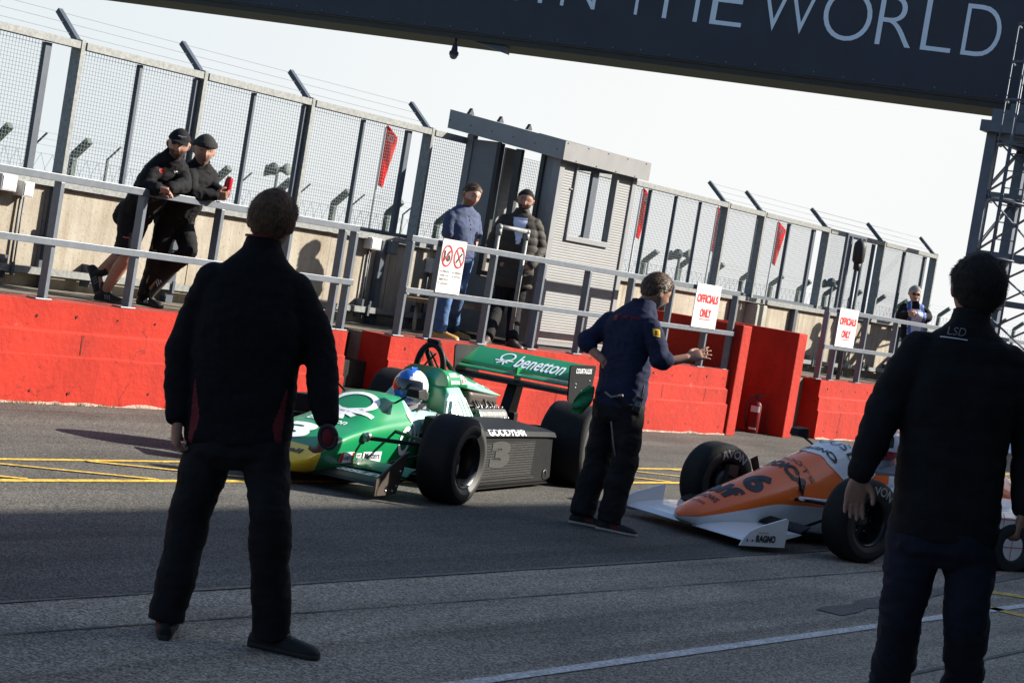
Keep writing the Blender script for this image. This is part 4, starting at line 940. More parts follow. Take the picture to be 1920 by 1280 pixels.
# rear wing
hw = .524; q = MB(X); foil(q, 2.90, .700, 3.25, .725, -hw, hw, .035); rw = q.build('rear_wing', M['carbon'], car)
q = MB(X); foil(q, 3.05, .80, 3.38, .945, -hw + .02, hw, .022); bw = bvh_of(q); eyw = X.to_3x3() @ Vector((.33, 0, .145))
put(q, knot(.085), X @ Vector((3.2, .185, .89)), ex_f, eyw, .17, .26, 1, bw, .004); put(q, text2d('benetton', .012), X @ Vector((3.2, -.15, .885)), ex_f, eyw, .44, .24, 1, bw, .004)
q.build('wing_flap', [M['green'], M['letter']], rw)
q = MB(X); foil(q, 2.97, .765, 3.13, .795, -hw + .02, hw, .022); q.span((3.0, -.02, .73), (3.1, .0, .84)); q.build('wing_slat', M['green'], rw)
for sg in (-1, 1):
    q = MB(X); q.prism([(2.88, sg * .525, .93), (2.91, sg * .525, .945), (3.45, sg * .525, .95), (3.47, sg * .525, .93), (3.44, sg * .525, .72), (3.30, sg * .525, .60), (3.02, sg * .525, .60), (2.94, sg * .525, .66)], (0, sg * .012, 0))
    if sg < 0:
        put(q, text2d('COURTAULDS', .012), X @ Vector((3.19, -.538, .90)), ex_s, ez, .36, .042, 1, None, .003)
        for x, z in ((3.05, .76), (3.05, .79), (3.2, .73), (3.2, .70), (3.36, .82)): q.ball((x, -.538, z), .007, 1, 8, 6)
    q.build('rear_endplate', [M['carbon'], M['decalw']], rw, recalc=False)
q = MB(X); q.prism([(2.86, .045, .40), (3.06, .045, .40), (3.14, .045, .70), (2.98, .045, .70)], (0, -.09, 0)); q.build('wing_pillar', M['carbon'], rw, .01)
# suspension, mirrors
def arm(p, a, r=.013): q = MB(X); q.tube([p, a], r, 8); q.build('suspension_arm', M['carbon'], car)
for sg in (-1, 1):
    arm((-.14, sg * .28, .34), (.0, sg * .82, .37), .015); arm((.32, sg * .29, .38), (.0, sg * .82, .37)); arm((-.30, sg * .27, .13), (.0, sg * .82, .15)); arm((.3, sg * .28, .11), (.0, sg * .82, .15)); arm((.02, sg * .28, .12), (-.02, sg * .78, .33), .010)
    arm((2.2, sg * .18, .40), (2.56, sg * .60, .44)); arm((2.85, sg * .12, .30), (2.56, sg * .60, .22)); arm((2.2, sg * .3, .15), (2.56, sg * .60, .2))
    q = MB(X); q.box((-.13, sg * .295, .345), (.07, .05, .06)); q.ball((-.15, sg * .32, .36), .025); q.build('rocker', M['alloy'], car, .006)
    q = MB(X); q.rings([[(x, sg * .36 + dy, .665 + dz) for dy, dz in ((-w, -h), (w, -h), (w * .8, h), (-w * .8, h))] for x, w, h in ((.36, .055, .028), (.43, .075, .04), (.46, .075, .04))], 0, True, False); q.tube([(.43, sg * .30, .64), (.44, sg * .2, .57)], .009, 6); q.build('mirror', M['carbon'], car, .008)
for sg in (-1, 1):
    wheel(car, X, 0, sg * (1.048 - .14), .305, .285, .185, sg, 6, steer=-.03)
    wheel(car, X, 2.562, sg * .79, .335, .42, .19, sg, 6)
# driver
drv = thing('person', X @ Vector((1.1, 0, .35)), 'racing driver sitting in the green car in a white helmet with a blue stripe', 'person')
q = MB(X); q.rings([[(x, y * w, z + h * (1 - abs(y) ** 2.2)) for y in (-1, -.8, -.5, -.2, .2, .5, .8, 1)] + [(x, y * w, z - .12) for y in (.9, .3, -.3, -.9)] for x, w, z, h in ((.80, .12, .36, .05), (.92, .2, .40, .07), (1.05, .225, .44, .09), (1.15, .215, .45, .10), (1.20, .17, .45, .08))], 0, True, True); q.tube([(1.1, 0, .48), (1.1, 0, .6)], .07, 12)
for sg in (-1, 1): q.tube([(1.1, sg * .2, .45), (.95, sg * .23, .40), (.75, sg * .15, .40), (.66, sg * .06, .44)], [.06, .05, .045, .04], 10)
q.build('race_suit', M['belts'], drv)
q = MB(X); q.bar((.82, -.07, .425), (1.14, -.10, .545), .05, .008); q.bar((.82, .07, .425), (1.14, .10, .545), .05, .008); q.build('harness', M['decalk'], drv)
def gh(s):
    if abs(s.y) < .40 and s.x > -.98 and s.z > .25: return 1
    if s.z < -.15 and s.x < -.45 and abs(s.y) < .55: return 1
    return 0
hm = helmet(drv, (1.06, 0, .655), .133, X, gh, [[M['whiteh'], M['blueh']]])
q = MB(X); q.rings([[(x, y, z) for y, z in ((-.132, .58), (-.145, .585), (-.145, .635), (-.132, .64))] for x in (.99, 1.09)], 0, True, False); q.tube([(.98, -.135, .60), (.91, -.10, .585)], .008, 6); q.build('radio', M['black'], hm, .006)
q = MB(X); q.box((1.06, 0, .799), (.10, .02, .012)); q.build('vent', M['blueh'], hm, .004)

# ------------------------------------------------------------------ orange and white car
X = car_matrix(2.19, 14.72, .90)
car = thing('racing_car', X @ Vector((1.3, 0, 0)), 'orange and white single seater racing car with a pointed wedge nose', 'racing car')
secs = [(-1.085, [(0, .115), (.012, .115), (.018, .125), (.015, .135), (.008, .14), (0, .142)]),
        (-.95, [(0, .08), (.11, .08), (.135, .165), (.10, .195), (.05, .215), (0, .22)]),
        (-.64, [(0, .08), (.17, .08), (.20, .25), (.15, .31), (.06, .355), (0, .362)]),
        (-.30, [(0, .08), (.22, .08), (.235, .335), (.19, .41), (.08, .485), (0, .495)]),
        (.0, [(0, .08), (.235, .08), (.25, .34), (.23, .45), (.11, .60), (0, .615)]),
        (.26, [(0, .08), (.25, .08), (.275, .34), (.26, .47), (.14, .685), (0, .705)]),
        (.52, [(0, .08), (.28, .08), (.30, .36), (.28, .52), (.16, .745), (0, .765)]),
        (.62, [(0, .08), (.29, .08), (.31, .36), (.29, .62), (.21, .50), (0, .48)]),
        (1.15, [(0, .08), (.33, .08), (.35, .38), (.31, .63), (.23, .45), (0, .42)]),
        (1.25, [(0, .08), (.34, .08), (.36, .38), (.30, .66), (.18, .80), (0, .82)]),
        (1.6, [(0, .08), (.36, .08), (.38, .40), (.29, .66), (.16, .84), (0, .86)]),
        (2.3, [(0, .1), (.34, .1), (.36, .36), (.27, .55), (.13, .68), (0, .70)]),
        (2.9, [(0, .2), (.16, .2), (.18, .3), (.16, .36), (.08, .40), (0, .41)])]
def om(x, e):
    if .60 < x < 1.17 and e in (3, 4, 5, 6): return 2
    if x < .30:
        if e in (2, 3, 4, 5, 6, 7): return 1
        return 0
    if x < 1.2:
        if e in (3, 4, 5, 6): return 0
        if e in (2, 7): return 1 if x < .7 else 0
        return 0
    return 1 if e in (2, 3, 4, 5, 6, 7) else 0
q = MB(X); hull(q, secs, om, 8); bv = bvh_of(q)
exf = X.to_3x3() @ Vector((0, -1, 0)); eyf = X.to_3x3() @ Vector((1, 0, .42)); BK = 3
def nose(s, x, w, h, y=0.0, b=.02, sl=0.0): 
    z = .22 + (x + .95) * .42
    put(q, text2d(s, b), X @ Vector((x, y, z)), exf, eyf, w, h, BK, bv, .005, slant=sl)
nose('elf', -.66, .29, .17, b=.04); nose('ARROWS', -.81, .22, .055); nose('THE BEST IN', -.92, .17, .02) if False else nose('RACING', -.895, .15, .025)
put(q, text2d('6', .05), X @ Vector((-.42, -.10, .43)), X.to_3x3() @ Vector((.05, -1, -.5)), X.to_3x3() @ Vector((1, 0, .42)), .17, .25, BK, bv, .005)
nose('MODICA', -.13, .50, .105, b=.05); nose('SKI BOOTS', -.03, .44, .04, b=.0)
# white cowl panel
pan = MB(X)
def cowl(u, v):     # u across (-1..1), v along
    return None
put(q, joinshape(([Vector(p) for p in ((-.5, .5, 0), (-.44, -.1, 0), (-.30, -.38, 0), (0, -.5, 0), (.30, -.38, 0), (.44, -.1, 0), (.5, .5, 0))], [(0, 1, 2, 3, 4, 5, 6)])), X @ Vector((.30, 0, .70)), exf, X.to_3x3() @ Vector((1, 0, .25)), .56, .30, 0, bv, .004)
put(q, text2d('RAGNO', .03), X @ Vector((.245, 0, .70)), exf, eyf, .36, .06, BK, bv, .009); put(q, text2d('HOUSE', -.012), X @ Vector((.42, 0, .72)), exf, eyf, .44, .085, BK, bv, .009)
put(q, RECT, X @ Vector((.70, -.34, .50)), X.to_3x3() @ Vector((1, 0, 0)), (0, 0, 1), .2, .03, 0, bv, .006)
q.build('bodywork', [M['whitep'], M['orange'], M['cockpit'], M['decalk']], car, recalc=False)
q = MB(X); q.bar((-.15, -.288, .355), (1.2, -.37, .33), .05, .028); q.bar((-.15, .288, .355), (1.2, .37, .33), .05, .028); q.build('side_flange', M['whitep'], car, .006)
q = MB(X)
foil(q, -.97, .075, -.45, .145, -.635, -.06, .05); foil(q, -.97, .075, -.45, .145, .06, .635, .05); fw = q.build('front_wing', M['whitep'], car)
for sg in (-1, 1): q = MB(X); foil(q, -.46, .155, -.36, .205, min(sg * .2, sg * .63), max(sg * .2, sg * .63), .014); q.build('wing_flap', M['carbon'], fw)
for sg in (-1, 1):
    q = MB(X); q.prism([(x, sg * .637, z) for x, z in ((-1.06, .05), (-.62, .05), (-.62, .245), (-.64, .255), (-.90, .185), (-.98, .15), (-1.03, .10))], (0, sg * .012, 0))
    if sg < 0:
        put(q, text2d('RAGNO', .05), X @ Vector((-.82, -.650, .105)), X.to_3x3() @ Vector((1, 0, 0)), (0, 0, 1), .19, .05, 1, None, .003); put(q, text2d('COLLANTS BY', .0), X @ Vector((-.85, -.650, .145)), X.to_3x3() @ Vector((1, 0, 0)), (0, 0, 1), .10, .012, 1, None, .003)
        for x in (-1.0, -.95): put(q, disc2d(0, .5, 12), X @ Vector((x, -.65, .09)), X.to_3x3() @ Vector((1, 0, 0)), (0, 0, 1), .016, .016, 1, None, .003)
    q.build('front_endplate', [M['whitep'], M['decalk']], fw, recalc=False)
for sg in (-1, 1):
    q = MB(X)
    rings = [[(x, sg * y, z) for y, z in ((.34, zb), (.88, zb), (.90, zb + .03), (.90, zt - .05), (.87, zt - .01), (.80, zt), (.34, zt + .05))] for x, zb, zt in ((.72, .08, .43), (.80, .05, .46), (1.6, .05, .47), (2.2, .06, .44), (2.4, .1, .40))]
    q.rings(rings, 0, True, False); bp = bvh_of(q)
    if sg < 0:
        for k in range(11): put(q, RECT, X @ Vector((.86 + .14 * k, -.905, .26)), X.to_3x3() @ Vector((1, 0, 0)), (0, 0, 1), .006, .40, 1, bp, .004)
        for k in range(4): put(q, RECT, X @ Vector((1.5, -.905, .09 + .105 * k)), X.to_3x3() @ Vector((1, 0, 0)), (0, 0, 1), 1.4, .006, 1, bp, .004)
    q.build('side_pod', [M['whitep'], M['decalr']], car)
q = MB(X); q.span((-.6, -.16, .05), (2.8, .16, .078)); q.span((.7, -.88, .035), (2.3, .88, .048)); q.build('undertray', M['carbon'], car)
for sg in (-1, 1):
    arm((-.15, sg * .23, .34), (.0, sg * .66, .37), .012); arm((.25, sg * .25, .36), (.0, sg * .66, .37), .012); arm((-.4, sg * .2, .12), (.0, sg * .66, .14), .015); arm((.3, sg * .26, .12), (.0, sg * .66, .14), .015); arm((-.02, sg * .22, .13), (.02, sg * .62, .34), .011)
    q = MB(X); q.rings([[(x, sg * .40 + dy, .775 + dz) for dy, dz in ((-w, -h), (w, -h), (w * .8, h), (-w * .8, h))] for x, w, h in ((.40, .05, .025), (.47, .07, .038), (.50, .07, .038))], 0, True, False); q.tube([(.47, sg * .36, .745), (.48, sg * .2, .68)], .009, 6); q.build('mirror', M['carbon'], car, .008)
    q = MB(X); q.lathe([(0, .05), (0, .11), (.06, .11), (.06, .05)], (0, sg * .62, .301), (0, sg, 0), 24); q.box((.0, sg * .60, .30), (.10, .05, .30)); q.tube([(-.06, sg * .60, .25), (-.02, sg * .64, .4), (.05, sg * .62, .37)], .012, 6); q.build('brake_assembly', M['pipe'], car)
    wheel(car, X, 0, sg * (.87 - .125), .301, .25, .178, sg, 6, text=('AVON', .12, .27, .066), both=True)
    wheel(car, X, 2.75, sg * .80, .33, .38, .18, sg, 6)
hw = .5; q = MB(X); foil(q, 2.95, .80, 3.35, .90, -hw, hw, .03); rw = q.build('rear_wing', M['whitep'], car)
for sg in (-1, 1):
    q = MB(X); q.prism([(2.9, sg * .501, .62), (3.4, sg * .501, .62), (3.45, sg * .501, .95), (2.9, sg * .501, .95)], (0, sg * .012, 0)); q.build('rear_endplate', M['whitep'], rw)
q = MB(X); q.prism([(2.85, .045, .35), (3.06, .045, .35), (3.14, .045, .81), (3.0, .045, .81)], (0, -.09, 0)); q.build('wing_pillar', M['carbon'], rw, .01)
drv = thing('person', X @ Vector((1.05, 0, .4)), 'racing driver in the orange car in a white helmet with red trim, mostly hidden', 'person')
q = MB(X); q.rings([[(x, y * w, z + h * (1 - abs(y) ** 2.2)) for y in (-1, -.8, -.5, -.2, .2, .5, .8, 1)] + [(x, y * w, z - .12) for y in (.9, .3, -.3, -.9)] for x, w, z, h in ((.75, .12, .44, .05), (.9, .2, .48, .07), (1.0, .225, .54, .09), (1.08, .215, .56, .10), (1.13, .17, .55, .08))], 0, True, True); q.tube([(1.03, 0, .56), (1.03, 0, .7)], .07, 12); q.build('race_suit', M['belts'], drv)
hm = helmet(drv, (1.0, 0, .80), .133, X, lambda s: 1 if (s.z < -.45 or (s.z > .55 and abs(s.y) > .3)) else 0, [[M['whiteh'], M['redh']]])
q = MB(X); put(q, text2d('pak', .03), X @ Vector((.90, -.07, .885)), X.to_3x3() @ Vector((.5, -.85, 0)), (0, 0, 1), .10, .04, 0, None, .012); q.build('lettering', M['decalk'], hm, recalc=False)

# ================================================================== people
M['skin'] = mat('skin', (.31, .16, .11), .6, var=.12, scale=30)
M['skinpale'] = mat('fair_skin', (.47, .265, .195), .55, var=.10, scale=30)
M['beard'] = mat('dark_beard', (.055, .032, .022), .85, var=.3, scale=60)
M['beardg'] = mat('grey_stubble', (.22, .15, .12), .85, var=.2, scale=60)
M['beardr'] = mat('brown_beard', (.21, .105, .06), .85, var=.3, scale=60)
M['brow'] = mat('eyebrow', (.10, .055, .035), .8, var=.3, scale=60)
M['lips'] = mat('lips', (.30, .10, .085), .5)
M['hairb'] = mat('brown_hair', (.075, .040, .020), .55, var=.6, scale=45)
M['haird'] = mat('dark_hair', (.012, .008, .006), .9, var=.5, scale=45)
M['hairl'] = mat('sandy_hair', (.085, .042, .018), .8, var=.5, scale=45)
M['hairg'] = mat('grey_hair', (.34, .33, .32), .7, var=.3, scale=50)
M['eye'] = mat('eye', (.02, .014, .01), .2)
M['fleece'] = mat('black_fleece', (.008, .008, .0095), .92, var=.2, scale=40, bump=.15, bscale=160, spec=.15)
M['redcloth'] = mat('dark_red_cloth', (.13, .006, .010), .85, var=.15)
M['blacktrs'] = mat('black_work_trousers', (.009, .009, .0105), .85, var=.25, scale=9, bump=.3, bscale=40, spec=.2)
M['navy'] = mat('navy_sweatshirt', (.013, .018, .045), .88, var=.15, scale=20, bump=.2, bscale=140, spec=.2)
M['jeansd'] = mat('dark_denim', (.010, .013, .024), .85, var=.25, scale=12, bump=.2, bscale=160, spec=.2)
M['jeans'] = mat('blue_denim', (.045, .11, .24), .85, var=.45, scale=7, bump=.2, bscale=160)
M['shellj'] = mat('black_shell_jacket', (.010, .010, .0115), .85, var=.25, scale=14, bump=.12, bscale=60, spec=.15)
M['puffer'] = mat('brown_quilted_nylon', (.030, .026, .020), .75, var=.15, spec=.4)
M['tee'] = mat('slate_blue_jersey', (.042, .060, .125), .85, var=.1)
M['whitetee'] = mat('pale_blue_tshirt', (.55, .60, .75), .85)
M['shoeblack'] = mat('black_shoe', (.012, .012, .013), .6, spec=.25)
M['sole'] = mat('shoe_sole', (.050, .049, .048), .8, spec=.15)
M['solew'] = mat('pale_shoe_sole', (.5, .48, .44), .7)
M['bootyel'] = mat('tan_nubuck_boot', (.48, .26, .07), .8, var=.2, scale=20)
M['stripew'] = mat('white_stripe', (.6, .6, .6), .6)
M['greencl'] = mat('green_microfibre', (.015, .20, .075), .9, var=.2, scale=30, bump=.4, bscale=90)
M['knit'] = mat('black_knit', (.014, .014, .016), .95, bump=.5, bscale=120)
M['greytrim'] = mat('grey_trim', (.16, .155, .15), .8)
M['can'] = mat('red_can', (.50, .02, .03), .25, .3)
M['bib'] = mat('white_tabard', (.50, .54, .66), .8, var=.1)
M['bibblue'] = mat('blue_tabard_trim', (.05, .12, .40), .8)

def gp(px, py, z=0.0):
    r = at(px, py, 1) - Vector((0, 0, CAM_H)); return Vector((0, 0, CAM_H)) + r * ((z - CAM_H) / r.z)
def remesh(mb, vox, smooth=4, fac=.5):
    me = mb.mesh('shape', M['skin'], True); o = bpy.data.objects.new('shape', me); C.objects.link(o)
    r = o.modifiers.new('r', 'REMESH'); r.mode = 'VOXEL'; r.voxel_size = vox; r.use_smooth_shade = True
    if smooth: s = o.modifiers.new('s', 'SMOOTH'); s.factor = fac; s.iterations = smooth
    dg = bpy.context.evaluated_depsgraph_get(); dg.update()
    out = bpy.data.meshes.new_from_object(o.evaluated_get(dg)); bpy.data.objects.remove(o); bpy.data.meshes.remove(me)
    return out
def finish(me, name, mats, parent, matf=None, dispf=None):
    me.materials.clear(); mats = mats if isinstance(mats, (list, tuple)) else [mats]
    for m in mats: me.materials.append(m)
    inv = WM[parent.name].inverted()
    if dispf:
        ns = [v.normal.copy() for v in me.vertices]
        for v, n in zip(me.vertices, ns): v.co = v.co + n * dispf(v.co, n)
    if matf:
        for p in me.polygons: p.material_index = matf(p.center)
    else:
        for p in me.polygons: p.material_index = 0
    me.transform(inv)
    for p in me.polygons: p.use_smooth = True
    o = bpy.data.objects.new(name, me); me.name = name; C.objects.link(o); o.parent = parent; WM[o.name] = WM[parent.name]; return o
def sering(c, a, b, ra, rb, n=22, p=2.3):
    out = []
    for i in range(n):
        t = 2 * math.pi * i / n; x, y = math.cos(t), math.sin(t)
        out.append(c + a * (ra * math.copysign(abs(x) ** (2 / p), x)) + b * (rb * math.copysign(abs(y) ** (2 / p), y)))
    return out
def limb(q, pts, rad, n=16, sub=3, cap=True):
    pts = [Vector(p) for p in pts]; P = []; Rr = []
    for i in range(len(pts) - 1):
        p0, p1, p2, p3 = pts[max(0, i - 1)], pts[i], pts[i + 1], pts[min(len(pts) - 1, i + 2)]
        for k in range(sub):
            f = k / sub; c = p1.lerp(p2, f)
            if len(pts) > 2:
                m = ((2 * p1) + (p2 - p0) * f + (2 * p0 - 5 * p1 + 4 * p2 - p3) * f * f + (3 * p1 - p0 - 3 * p2 + p3) * f ** 3) * .5; c = c.lerp(m, .55)
            P.append(c); Rr.append(rad[i] + (rad[i + 1] - rad[i]) * f)
    P.append(pts[-1]); Rr.append(rad[-1])
    if cap:
        d0 = (P[0] - P[1]).normalized(); d1 = (P[-1] - P[-2]).normalized()
        P = [P[0] + d0 * Rr[0] * .8, P[0] + d0 * Rr[0] * .5] + P + [P[-1] + d1 * Rr[-1] * .5, P[-1] + d1 * Rr[-1] * .8]; Rr = [Rr[0] * .4, Rr[0] * .84] + Rr + [Rr[-1] * .84, Rr[-1] * .4]
    q.tube(P, Rr, n)
def head_r(s, f, u):
    """surface point for unit direction (side, front, up), metres"""
    w, d, h = .079, .097, .117
    if u < 0: w *= 1 - .22 * (-u) ** 1.3; d *= 1 - (.10 if f > 0 else .34) * (-u) ** 1.2
    if u > 0: w *= 1 + .09 * math.sin(math.pi * min(1, u * 1.05)); d *= 1 + .05 * math.sin(math.pi * u)
    if f < 0 and u > 0: d *= 1.04
    p = Vector((s * w, f * d, u * h))
    def bump(cs, cu, ws, wu, amp):
        if f <= 0: return 0
        return amp * math.exp(-((s - cs) / ws) ** 2 - ((u - cu) / wu) ** 2) * min(1, f * 1.6)
    p.y += bump(0, -.20, .13, .16, .021) + bump(0, -.02, .09, .2, .010) + bump(0, .24, .5, .12, .005) - bump(.42, .07, .2, .13, .011) - bump(-.42, .07, .2, .13, .011)
    p.y += bump(0, -.50, .22, .10, .006) - bump(0, -.62, .3, .06, .004) + bump(0, -.85, .3, .16, .010) + bump(.5, -.18, .25, .2, .004) + bump(-.5, -.18, .25, .2, .004)
    return p
def head_grid(fn, nu=44, nv=32):
    rings = []
    for i in range(1, nv):
        t = math.pi * i / nv; rings.append([fn(math.sin(t) * math.sin(2 * math.pi * j / nu), math.sin(t) * math.cos(2 * math.pi * j / nu), -math.cos(t)) for j in range(nu)])
    return rings
def hand(q, w, d, pn, t, curl=.35, k=1.0, spread=.12, thumb=.35):
    w = Vector(w); d = Vector(d).normalized(); pn = Vector(pn); pn = (pn - d * pn.dot(d)).normalized(); t = (Vector(t) - d * Vector(t).dot(d)); t = (t - pn * t.dot(pn)).normalized()
    q.rings([sering(w + d * (x * k), t, pn, hw * k, th * k, 14, 2.6) for x, hw, th in ((-.03, .024, .019), (0, .027, .019), (.03, .036, .018), (.06, .041, .016), (.088, .041, .013), (.097, .036, .008))], 0, True, True)
    for i, (off, L) in enumerate(((.030, .072), (.0105, .080), (-.0095, .074), (-.029, .058))):
        p = w + d * (.084 * k) + t * (off * k); dd = (d + t * (spread * off / .03)).normalized(); pts = [p]; a = 0
        for s_, fr in enumerate((.45, .30, .25)):
            a += curl * (1.0 if s_ else .8) * (1 + .12 * i); v = dd * math.cos(a) + pn * math.sin(a); pts.append(pts[-1] + v * (L * fr * k))
        limb(q, pts, [.0092 * k, .0086 * k, .0078 * k, .0066 * k], 9, 2)
    p = w + d * (.018 * k) + t * (.024 * k); v0 = (t * .72 + d * .62 + pn * .3).normalized(); v1 = (t * (.5 - thumb * .6) + d * .8 + pn * (.2 + thumb * .4)).normalized(); v2 = (d * .9 + pn * (.2 + thumb * .6) + t * (.1 - thumb * .3)).normalized()
    limb(q, [p, p + v0 * .038 * k, p + v0 * .038 * k + v1 * .030 * k, p + v0 * .038 * k + v1 * .030 * k + v2 * .024 * k], [.014 * k, .012 * k, .0105 * k, .0085 * k], 10, 2)
def shoe(root, ank, toe, mats, k=1.0, boot=.0, upv=None, stripes=None, name='shoe'):
    toe = Vector(toe).normalized(); up = Vector(upv) if upv else Vector((0, 0, 1)); up = (up - toe * up.dot(toe)).normalized(); lat = toe.cross(up); b = Vector(ank) - up * (.088 * k)
    q = MB(); rings = []
    for x, hw, h in ((-.085, .018, .05), (-.078, .028, .066), (-.05, .036, .085), (0, .038, .10), (.05, .040, .088), (.10, .046, .072), (.15, .049, .062), (.185, .044, .055), (.205, .033, .046), (.214, .018, .034)):
        c = b + toe * (x * k); ring = []
        for i in range(18):
            a = 2 * math.pi * i / 18; y, z = math.cos(a), math.sin(a); ring.append(c + lat * (hw * k * math.copysign(abs(y) ** .75, y) * (1 if z < 0 else 1 - .25 * z)) + up * ((h / 2 + h / 2 * math.copysign(abs(z) ** (.6 if z < 0 else .9), z)) * k))
        rings.append(ring)
    q.rings(rings); limb(q, [b + up * .05 * k, Vector(ank) + up * (.01 + boot)], [.042 * k, .044 * k], 16, 2, False)
    me = remesh(q, .006, 2)
    def mf(p):
        z = (p - b).dot(up)
        return 1 if z < .024 * k else 0
    o = finish(me, name, mats, root, mf)
    q = MB()
    for j in range(4): c = b + toe * ((.055 + .022 * j) * k) + up * ((.088 - .010 * j) * k); q.tube([c - lat * .022 * k, c + up * .004, c + lat * .022 * k], .0035, 6)
    q.build('lace', M['greytrim'], o)
    if stripes:
        q = MB()
        for sd in (-1, 1):
            for j in range(3):
                c = b + toe * ((.045 + j * .022) * k) + lat * (sd * .0435 * k); q.bar(c + up * .028 * k, c + up * .066 * k + toe * -.018 * k - lat * (sd * .009), .008, .005, up=lat)
        q.build('stripe', stripes, o)
    return o
def folds(amp=.006, fr=7.0, quilt=None, seed=0, P=None, ax=None):
    def f(p, n):
        d = amp * noise.noise(Vector((p.x * fr, p.y * fr, p.z * fr * 1.7 + seed))) + amp * .7 * (1 - 2 * abs(noise.noise(Vector((p.x * fr * 2.1 + 9, p.y * fr * 2.1, p.z * fr * 3.3 + seed))))) * .6
        if quilt: d += quilt[1] * (abs(math.sin(math.pi * (p.z + .03 * noise.noise(p * 2)) / quilt[0])) ** .5 - .6)
        return d
    return f
def person(label, J, skin='skin', beard=None, hair=None, top=None, legs=None, shoes=None, vox=.0065, gvox=.009, fat=1.0, headk=1.0, mouth=True, bodymat=None):
    dsh = ((J['shL'] + J['shR'] - J['hipL'] - J['hipR'])).normalized() * .035
    J['shL'] = J['shL'] - dsh; J['shR'] = J['shR'] - dsh
    g = (J['ankL'] + J['ankR']) / 2; root = thing('person', Vector((g.x, g.y, min(J['ankL'].z, J['ankR'].z) - .09)), label, 'person')
    _m = (J['shL'] + J['shR']) / 2 + dsh * 1.2; J['neck'] = J['head'] + (_m - J['head']).normalized() * min(.145 * headk, (_m - J['head']).length * .92)
    P = (J['hipL'] + J['hipR']) / 2; Sh = (J['shL'] + J['shR']) / 2; N = J['neck']
    up = (Sh - P).normalized(); latS = (J['shR'] - J['shL']); wS = latS.length / 2; latS = (latS - up * latS.dot(up)).normalized(); latH = (J['hipR'] - J['hipL']); latH = (latH - up * latH.dot(up)).normalized()
    fwS = up.cross(latS); fwH = up.cross(latH)
    face = Vector(J['face']).normalized(); hu = Vector(J.get('hup', (0, 0, 1))); hu = (hu - face * hu.dot(face)).normalized(); hsd = face.cross(hu)
    Hm = Matrix(((hsd.x, face.x, hu.x, J['head'].x), (hsd.y, face.y, hu.y, J['head'].y), (hsd.z, face.z, hu.z, J['head'].z), (0, 0, 0, 1))) @ Matrix.Scale(headk * 1.05, 4)
    Hi = Hm.inverted(); J['Hm'] = Hm; J['up'] = up; J['latS'] = latS; J['fwS'] = fwS; J['P'] = P; J['Sh'] = Sh
    L = (Sh - P).length
    def torso(q, rows, n=26, p=2.5):
        R_ = []
        for f, hw, hd, off in rows:
            c = P + up * (L * f) if f <= 1 else Sh.lerp(N, (f - 1) / .2)
            lat = latH.lerp(latS, min(1, max(0, f))).normalized(); fw = up.cross(lat)
            R_.append(sering(c + fw * off, lat, fw, hw, hd, n, p))
        q.rings(R_, 0, True, True)
    # --- body
    q = MB(); q.rings([[Hm @ p for p in r] for r in head_grid(head_r)], 0, True, True)
    for s in (-1, 1): q.ball(Hm @ Vector((s * .0845, -.012, -.004)), (.010, .020, .032), 0, 12, 8, Hm.to_3x3() @ Matrix.Rotation(.42 * s, 3, 'Z') @ Matrix.Rotation(.12 * s, 3, 'Y')); q.ball(Hm @ Vector((s * .077, .0, -.006)), (.012, .012, .022), 0, 10, 8, Hm.to_3x3())
    limb(q, [N - up * .05, N, Hm @ Vector((0, -.012, -.04))], [.062, .057, .055], 18, 3)
    torso(q, [(-.12, .13, .09, 0), (.1, .13, .09, 0), (.5, .13, .09, 0), (.85, wS * .9, .09, 0), (1.0, wS * .8, .07, 0), (1.10, .06, .055, 0)])
    short = top and top.get('sleeve') == 'short'
    for s in 'LR':
        a = .9 if short else .78
        limb(q, [J['sh' + s], J['el' + s], J['wr' + s]], [.052 * a * fat, .046 * a * fat, .030], 14, 4)
        b_ = 1 if legs and legs.get('short') else .78
        limb(q, [J['hip' + s], J['knee' + s], J['knee' + s].lerp(J['ank' + s], .35), J['ank' + s]], [.08 * b_, .058 * b_, .060 * b_, .038], 16, 4)
        tv = Vector(J['toe' + s]).normalized(); limb(q, [J['ank' + s] - Vector((0, 0, .03)), J['ank' + s] + tv * .12 - Vector((0, 0, .05))], [.03, .025], 10, 2)
        h = J.get('hand' + s)
        if h: hand(q, J['wr' + s], *h)
    me = remesh(q, vox, 1, .4)
    def bm_(p):
        l = Hi @ p
        if abs(l.x) < .1 and abs(l.z) < .2:
            if l.y > .045:
                if -.064 < l.z < -.047 and abs(l.x) < .025: return 2
                if .033 < l.z < .041 and .014 < abs(l.x) < .050: return 3
            if beard and l.z < -.030 and l.y > -.015 and l.z > -.135 and (abs(l.x) > .03 or l.z < -.040 ) and l.y > (-.01 - .25 * (l.z + .03)) * .6: return 1
            if beard and l.z < .01 and -.02 < l.y < .012 and abs(l.x) > .062 and l.z > -.05: return 1
        return 0
    body = finish(me, 'body', [M[skin], M[beard] if beard else M[skin], M['lips'], M['brow']], root, bm_)
    q = MB()
    for s in (-1, 1):
        q = MB(); q.ball(Hm @ Vector((s * .031, .0765, .010)), (.0125, .007, .0075), 0, 10, 8, Hm.to_3x3()); q.build('eye', M['eye'], root)
